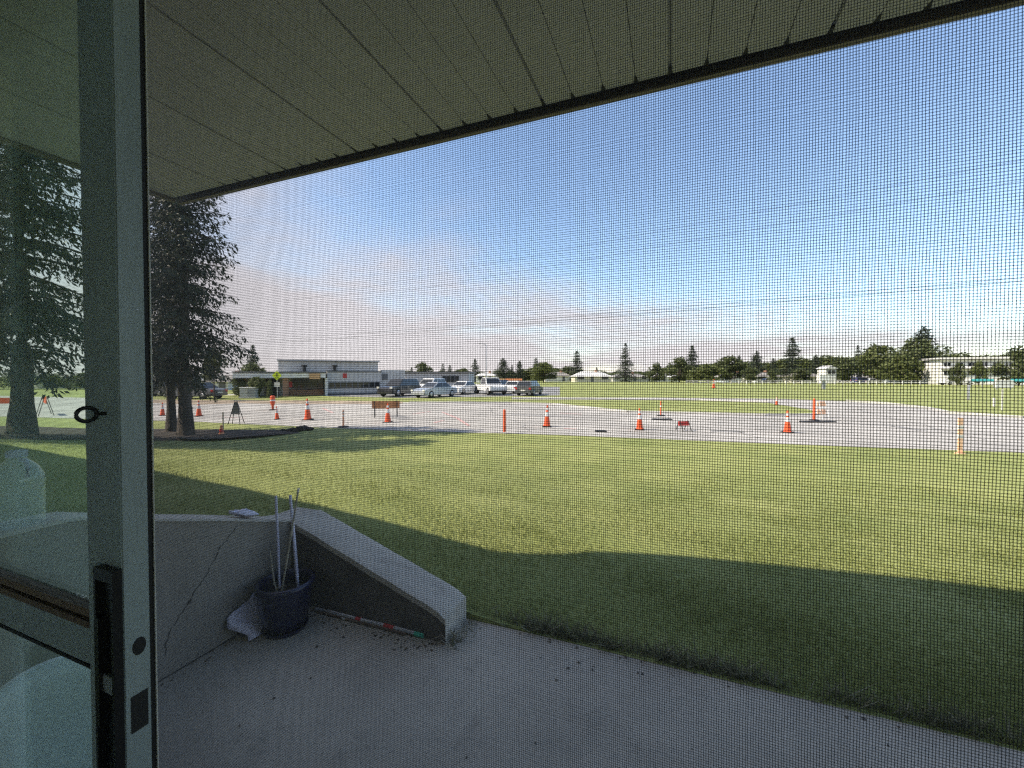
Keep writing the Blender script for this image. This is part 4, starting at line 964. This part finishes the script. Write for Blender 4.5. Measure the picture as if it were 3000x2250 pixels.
    mb = MB(); mb.box((-P['L'] / 2 - .062, -.26, .5), (-P['L'] / 2 - .05, .26, .62)); mb.build('number_plate', 'white', t)
    return t
def fl(px, py): p = gp(px, py); return Vector((p.x, p.y, -0.492))
car('black sport utility vehicle in the car park beside the school wall', 'carb', fl(1172, 1160), PSI + R(248), 'suv')
car('silver sedan at the front of the car park, nose towards the road', 'cars', fl(1275, 1163), PSI + R(238), 'sedan')
car('white sport utility vehicle behind the silver sedan', 'carw', fl(1262, 1152), PSI + R(250), 'suv')
car('white sedan with dark windows between the silver sedan and the pickup', 'carw', fl(1358, 1154), PSI + R(246), 'sedan')
car('white pickup truck in the middle of the car park', 'carw', fl(1436, 1155), PSI + R(292), 'pickup')
car('blue hatchback half hidden behind the white pickup truck', 'carbl', fl(1470, 1147), PSI + R(60), 'hatch')
car('dark grey hatchback at the end of the car park, by the field', 'carg', fl(1552, 1157.5), PSI + R(68), 'hatch')
car('white sedan partly hidden left of the dark grey hatchback', 'carw', fl(1510, 1151), PSI + R(70), 'sedan')
car('dark car parked across the road right of the near spruce trunk', 'carg', fl(576, 1168), PSI + R(172), 'sedan', 'cars across the road')
car('dark hatchback parked across the road left of the spruce trunks', 'carb', fl(462, 1160), PSI + R(172), 'hatch', 'cars across the road')
car('blue van like car parked by the far houses, right of the white shed', 'carbl', flat(2524, 108, -.5), PSI + R(5), 'suv', 'cars by the far houses')
car('white car parked by the far houses beside the blue one', 'carw', flat(2552, 108, -.5), PSI + R(5), 'sedan', 'cars by the far houses')
car('white pickup parked in front of the white apartments', 'carw', flat(2800, 92, -.5), PSI + R(175), 'pickup', 'cars by the far houses')
car('pale car parked in front of the house between the dark spruces', 'cars', flat(2250, 112, -.5), PSI + R(5), 'sedan', 'cars by the far houses')

# ================================================================== ROAD WORKS
def z_at(p): return -0.49
def cone(label, px, py, h=.72, group='traffic cones on the road', lean=0):
    p = fl(px, py); t = thing('traffic_cone', label, 'cone', p, random.uniform(0, 1.5), group); t.rotation_euler = (random.uniform(-.035, .035), random.uniform(-.035, .035), random.uniform(0, 1.5)); k = h / .72; t.scale = (k * .82, k * .82, k)
    mb = MB(); mb.box((-.18, -.18, 0), (.18, .18, .035)); mb.build('base', 'rubber', t, bevel=.01)
    def r(z): return .135 - (.135 - .028) * (z - .035) / .685
    mb = MB(); mb.lathe([(.0001, .0352), (.150, .0352), (.148, .05), (r(.06), .06), (r(.72), .72), (.018, .722), (.0001, .722)], 18); mb.build('body', 'orange', t, 40)
    for z0_, z1_ in ((.36, .50), (.56, .64)):
        mb = MB(); mb.lathe([(r(z0_) + .003, z0_), (r(z1_) + .003, z1_)], 18, close=False); mb.build('band', 'white', t, 60)
    return t
def post(label, px, py, h, w=.11, m='orange', bands=2, base=True, group='delineator posts', z=None, flare=False):
    p = fl(px, py) if z is None else on_lawn(px, py); t = thing('delineator_post', label, 'delineator', p, random.uniform(0, 1.5), group); r = w / 2
    if base:
        mb = MB(); mb.lathe([(.0001, 0), (.21, 0), (.20, .04), (.08, .06), (.0001, .06)], 8); mb.build('base', 'rubber', t, 30)
    pf = [(.0001, .0605), (r, .0605), (r * (1.35 if flare else .92), h * .93), (r * .7, h), (.0001, h)]
    if flare: pf = [(.0001, .0605), (r * .45, .0605), (r * .6, h * .3), (r * 1.1, h * .5), (r * 1.1, h * .9), (r * .7, h), (.0001, h)]
    mb = MB(); mb.lathe(pf, 14); mb.build('body', m, t, 40)
    for k in range(bands):
        z0_ = h * (.62 + .17 * k); rr = (r * 1.1 if flare else r) + .004
        mb = MB(); mb.lathe([(rr, z0_), (rr, z0_ + h * .09)], 14, close=False); mb.build('band', 'white', t, 60)
    return t
cone('orange cone half hidden behind the near spruce trunks', 476, 1218, .66)
cone('orange cone just right of the near spruce trunks', 583, 1220, .78)
cone('small orange cone just right of the tall flared orange post', 812, 1229, .6)
cone('tallest orange cone on the road in front of the school, left of the raised board', 902, 1231, .98)
cone('orange cone standing in front of the weathered raised board', 1136, 1238, .82)
cone('banded cone right of the solid red orange post at the lawn edge', 1602, 1251, .85)
cone('widest banded cone, in the middle of the road before the grass island', 1874, 1260, .80)
cone('banded cone on the road left of the red post with the crossbar', 2307, 1268, .78)
cone('small faint cone far out on the sports field', 2091, 1137, 1.5)
cone('tiny pale cone on the far kerb of the side street', 2275, 1186, .55)
post('flared orange post standing across the road right of the spruce', 555, 1197, .76, .20, bands=0, flare=True)
post('tall flared orange post left of the cones, in front of the school', 799, 1202, .86, .24, bands=1, flare=True)
post('thin pink faded marker post at the lawn edge left of the raised board', 1006, 1252, .68, .06, 'paleor', 2)
post('solid red orange tube post at the lawn edge, nearest the middle of the picture', 1478, 1271, .84, .10, bands=0, base=False)
post('slim orange post on the grass island kerb with a wide black foot', 1936, 1219, .74, .07, bands=1)
post('red orange post with a wide black foot at the mouth of the side street', 2385, 1232, .98, .11, bands=0)
# pale faded panel post, right
p = fl(2812, 1330); t = thing('panel_marker', 'tall sun faded pale orange marker panel at the lawn edge on the right', 'delineator', p, PSI)
mb = MB(); mb.box((-.065, -.015, .03), (.065, .015, .92)); mb.build('panel', 'palest', t, bevel=.01)
for z in (.40, .64):
    mb = MB(); mb.box((-.0655, -.0165, z), (.0655, .0165, z + .09)); mb.build('band', 'white', t)
mb = MB(); mb.box((-.08, -.06, 0), (.08, .06, .0295)); mb.build('base', 'palest', t)
# folded small barricade beside the road post
def barricade(label, px, py, L, h, bh, rz, m='stripes', legs='steel', two=False, lean=0.0):
    p = fl(px, py); t = thing('road_barricade', label, 'barricade', p, rz)
    for k in ((0, 1) if two else (0,)):
        mb = MB(); mb.box((-L / 2, -.015, h - bh - k * (bh + .16)), (L / 2, .015, h - k * (bh + .16))); mb.build('board', m, t, bevel=.004)
    for s in (-1, 1):
        for d in (-1, 1):
            mb = MB(); mb.tube([(s * L * .40, d * .035, h + .02), (s * L * .40 + lean * d, d * .26, .0)], .016, 6); mb.build('leg', legs, t)
    return t
barricade('weathered orange brown board raised on legs beyond a cone, in front of the school lawn', 1131, 1222, 1.3, .78, .36, PSI + R(14), 'board', 'black')
barricade('pale orange barricade right of the red post at the side street', 2406, 1226, .42, .80, .22, PSI + R(4), 'palest', 'white', True)
barricade('red orange barricade leaning across the road behind the door glass', 132, 1216, 1.7, .95, .34, PSI + R(-38), 'orange', 'black')
barricade('small orange barricade at the edge of the door glass', 12, 1204, 1.2, .75, .34, PSI + R(10), 'orange', 'black')
barricade('low red barricade with one dark leg in the middle of the road', 2003, 1262, .40, .34, .16, PSI + R(5), 'red', 'black')
# black rubber feet lying on the road
for px, py, w, lb in ((1765, 1262, .42, 'flat black rubber foot lying on the road between two banded cones'), (1940, 1228, .9, 'long flat black rubber foot lying below the slim island post'), (2388, 1235, 1.5, 'longest flat black rubber foot on the road below the red post')):
    mb = MB(); mb.prism([(-w / 2, 0), (w / 2, 0), (w / 2 - .03, .05), (-w / 2 + .03, .05)], -.12, .12, lambda p, q, t: Vector((p, t, q)))
    p = fl(px, py); o = mb.build('rubber_foot', 'rubber', None, bevel=.008); o.location = p + Vector((0, -.35, 0)); o.rotation_euler = (0, 0, PSI); tag(o, lb, 'sign foot')
# folding sign seen from behind
p = fl(692, 1243); t = thing('folding_sign', 'dark folding road sign standing on splayed legs behind the mulch bed', 'sign', p, PSI + R(15))
mb = MB(); mb.add([(-.16, -.05, .42), (.16, -.05, .42), (.05, .02, .92), (-.05, .02, .92), (-.16, -.03, .42), (.16, -.03, .42), (.05, .04, .92), (-.05, .04, .92)], [(0, 1, 2, 3), (7, 6, 5, 4), (0, 4, 5, 1), (1, 5, 6, 2), (2, 6, 7, 3), (3, 7, 4, 0)]); mb.build('panel', 'dgrey', t)
for s in (-1, 1):
    for d in (-1, 1): mb = MB(); mb.tube([(s * .04, .0, .95), (s * .22, d * .24, 0)], .014, 6); mb.build('leg', 'black', t)
# survey stakes by the bed
p = on_lawn(654, 1258); mb = MB(); mb.box((-.02, -.012, -.1), (.02, .012, .66)); o = mb.build('survey_stake', 'twig'); o.location = p; tag(o, 'thin dark wooden survey stake at the near edge of the mulch bed', 'stake')
p = on_lawn(649, 1278); t = thing('marker_cone', 'short pink and orange marker cone in front of the mulch bed', 'cone', p); mb = MB(); mb.lathe([(.0001, 0), (.13, 0), (.12, .03), (.075, .05), (.03, .36), (.0001, .37)], 14); mb.build('body', 'paleor', t, 40)
mb = MB(); mb.lathe([(.063, .14), (.05, .24)], 14, close=False); mb.build('band', 'red', t)
# earth clods
pc = on_lawn(868, 1262)
for k in range(9):
    q = pc + Vector((random.uniform(-.8, .5), random.uniform(-.3, .3), 0)); q.z = G(q.x, q.y); r = random.uniform(.08, .2); mb = MB()
    ring = [(max(.001, r * math.sin(a) * random.uniform(.8, 1.15)), r * .55 * (1 - math.cos(a)) ) for a in np.linspace(0.02, math.pi - .02, 6)]
    mb.lathe(ring, 9); mb.v = [(x * random.uniform(.8, 1.25), y * random.uniform(.8, 1.25), z * random.uniform(.85, 1.1)) for x, y, z in mb.v]
    o = mb.build('earth_clod', 'mulch', None, 35); o.location = q - Vector((0, 0, .03)); tag(o, 'dark clod of dug earth at the right end of the mulch bed', 'clod', 'clods of dug earth')

# ================================================================== SIGNS, POSTS, LAMP, CABLES
# pedestrian crossing sign
p = fl(812, 1166); t = thing('crossing_sign', 'fluorescent yellow green pedestrian crossing sign in front of the school entrance', 'sign', p, PSI + R(6))
mb = MB(); mb.tube([(0, .03, -.05), (0, .03, 2.55)], .03, 8); mb.build('post', 'steel', t)
zc, hs_ = 2.05, .43
mb = MB(); mb.prism([(0, zc - hs_), (hs_, zc), (0, zc + hs_), (-hs_, zc)], -.012, .0, lambda p, q, s: Vector((p, s, q))); pn = mb.build('panel', 'yel', t)
mb = MB()
def poly2(pts, off=-.0145): mb.add([(x, off, zc + z) for x, z in pts], [tuple(range(len(pts)))])
poly2([(.05 * math.cos(a), .20 + .05 * math.sin(a)) for a in np.linspace(0, 6.283, 11)[:-1]])
poly2([(-.05, .13), (.05, .13), (.045, -.04), (-.045, -.04)]); poly2([(-.045, -.045), (.0, -.045), (-.08, -.27), (-.125, -.25)]); poly2([(.0, -.045), (.045, -.045), (.13, -.25), (.085, -.27)])
poly2([(.052, .12), (.14, .0), (.115, -.02), (.052, .06)]); poly2([(-.052, .12), (-.13, .03), (-.11, .0), (-.052, .06)])
mb.build('walking_figure', 'black', pn)
mb = MB(); mb.box((-.24, -.012, 1.02), (.24, .0, 1.42)); mb.build('plate', 'white', t)
# grey utility cabinet in front of the school
p = fl(730, 1166); t = thing('utility_cabinet', 'squat pale grey utility cabinet on the verge in front of the school shrubs', 'cabinet', p, PSI + R(12))
mb = MB(); mb.box((-.62, -.4, .08), (.62, .4, .92)); mb.build('body', 'lgrey', t, bevel=.02)
mb = MB(); mb.box((-.66, -.44, .921), (.66, .44, .98)); mb.build('lid', 'paint', t, bevel=.01)
mb = MB(); mb.box((.02, -.412, .14), (.58, -.401, .84)); d_ = mb.build('door', 'grey', t); mb = MB(); mb.box((.06, -.44, .46), (.10, -.4125, .56)); mb.build('handle', 'black', d_)
mb = MB(); mb.box((-.7, -.48, 0), (.7, .48, .0795)); mb.build('plinth', 'kerb', t)
# street lamp
p = flat(1424, 78, -.5); t = thing('street_lamp', 'tall thin street lamp rising behind the parked cars', 'street lamp', p, PSI)
ht = dp(1424, 1008, 78).z + .5
mb = MB(); mb.tube([(0, 0, 0), (0, 0, ht * .5), (0, 0, ht - .3), (-.1, 0, ht - .08), (-.4, 0, ht), (-.9, 0, ht + .05)], [.11, .09, .06, .05, .045, .04], 8); mb.build('pole', 'steel', t, 50)
mb = MB(); mb.box((-1.5, -.14, ht), (-.88, .14, ht + .14)); mb.build('lamp_head', 'lgrey', t, bevel=.03)
mb = MB(); mb.lathe([(.22, 0), (.22, .35), (.12, .42)], 10); mb.build('base', 'kerb', t)
# fence panels beyond the car park
for k, (a, b, mm, lb) in enumerate(((1456, 1480, 'tan', 'short orange hoarding beyond the pickup, left of the pinkish one'), (1481, 1530, 'paleor', 'long pinkish hoarding beyond the car park, under the round spruce'))):
    fr = Fr(a, 88, b, 88); t = fr.root('hoarding', lb, 'hoarding'); n = 3 if k == 0 else 6
    for i in range(n):
        x0_ = a + (b - a) * i / n; x1_ = a + (b - a) * (i + .93) / n; part(fr, 'panel', mm, t, x0_, 1109, x1_, 1121, 0, .08)
    for i in range(n + 1): x_ = a + (b - a) * i / n; part(fr, 'post', 'dgrey', t, x_ - .5, 1107, x_ + .5, 1127, .09, .2, True)
# posts and boards on the right side of the field
def simple_post(label, px, ytop, D, w, m, cat='post', name='field_post'):
    b = flat(px, D); h = dp(px, ytop, D).z + .5; mb = MB(); mb.lathe([(w * .5, -.1), (w * .5, h * .96), (w * .35, h), (.0001, h)], 10); o = mb.build(name, m, None, 40); o.location = b; tag(o, label, cat); return o
simple_post('pale blue grey post standing in the field right of the white shed', 2838, 1128, 34, .16, 'steel')
simple_post('short pale post in the field by the roadside, right of the blue grey post', 2914, 1166, 27, .12, 'lgrey')
simple_post('thin white marker post at the roadside under the white field board', 2938, 1140, 24, .07, 'paint')
t = thing('field_board', 'white notice board on two legs at the far right of the field', 'sign', flat(2943, 60), PSI)
zb, zt_ = dp(2943, 1136, 60).z + .5, dp(2943, 1114, 60).z + .5; hw = 26 / F * 60
mb = MB(); mb.box((-hw, -.04, zb), (hw, .04, zt_)); mb.build('board', 'paint', t)
for s in (-1, 1): mb = MB(); mb.box((s * hw * .8 - .05, .041, 0), (s * hw * .8 + .05, .12, zt_)); mb.build('leg', 'steel', t)
t = thing('electrical_box', 'white box on a post in the field beyond the red post', 'box', flat(2411, 62), PSI)
mb = MB(); mb.box((-.75, -.3, 1.3), (.75, .3, 2.2)); mb.build('box', 'paint', t, bevel=.03); mb = MB(); mb.box((-.1, -.1, 0), (.35, .1, 1.299)); mb.build('post', 'steel', t)
for a, b, lb in ((2845, 2912, 'turquoise fence banner left of the white field board'), (2962, 3030, 'turquoise fence banner right of the white field board')):
    fr = Fr(a, 72, b, 72); t = fr.root('fence_banner', lb, 'banner'); part(fr, 'sheet', 'turq', t, a, 1110, b, 1118, 0, .02)
    for x_ in (a, (a + b) / 2, b): part(fr, 'post', 'steel', t, x_ - .6, 1108, x_ + .6, 1124, .021, .08, True)
# low rail fence in front of the far houses
fr = Fr(2010, 104, 2990, 92); t = fr.root('rail_fence', 'long low white rail fence in front of the far houses', 'fence')
L = (fr.B - fr.A).length
for i in range(0, 41): mb = MB(); u = L * i / 40; mb.box((u - .06, -.05, 0), (u + .06, .05, 1.0)); mb.build('post', 'paint', t)
for z in (.45, .85): mb = MB(); mb.box((0, .051, z), (L, .10, z + .12)); mb.build('rail', 'paint', t)
# overhead cables along the road
poleL = flat(612, 96); t = thing('utility_pole', 'wooden utility pole hidden behind the near spruce, carrying the cables', 'pole', poleL, PSI)
mb = MB(); mb.tube([(0, 0, -.3), (0, 0, 12.5)], [.17, .11], 10); mb.build('shaft', 'bark', t, 50); mb = MB(); mb.box((-1.2, -.06, 11.9), (1.2, .06, 12.05)); mb.build('crossarm', 'bark', t)
def cable(label, p0, D0, p1, D1, sag, r=.016):
    a = dp(*p0, D0); b = dp(*p1, D1); pts = []
    for k in range(41): s = k / 40; q = a.lerp(b, s); q.z -= sag * 4 * s * (1 - s); pts.append(q)
    mb = MB(); mb.tube(pts, r, 5); tag(mb.build('overhead_cable', 'cable', None, 60), label, 'cable', 'overhead cables')
cable('lower cable of the pair low in the sky', (612, 1016), 96, (3700, 762), 20, .35, .017)
cable('upper cable of the pair low in the sky', (612, 1008), 96, (3700, 752), 20, .30, .015)
cable('thin high cable crossing the middle of the blue sky', (612, 950), 96, (3700, 400), 20, .3, .010)
cable('topmost thin cable crossing the blue sky', (612, 925), 96, (3700, 330), 20, .3, .009)
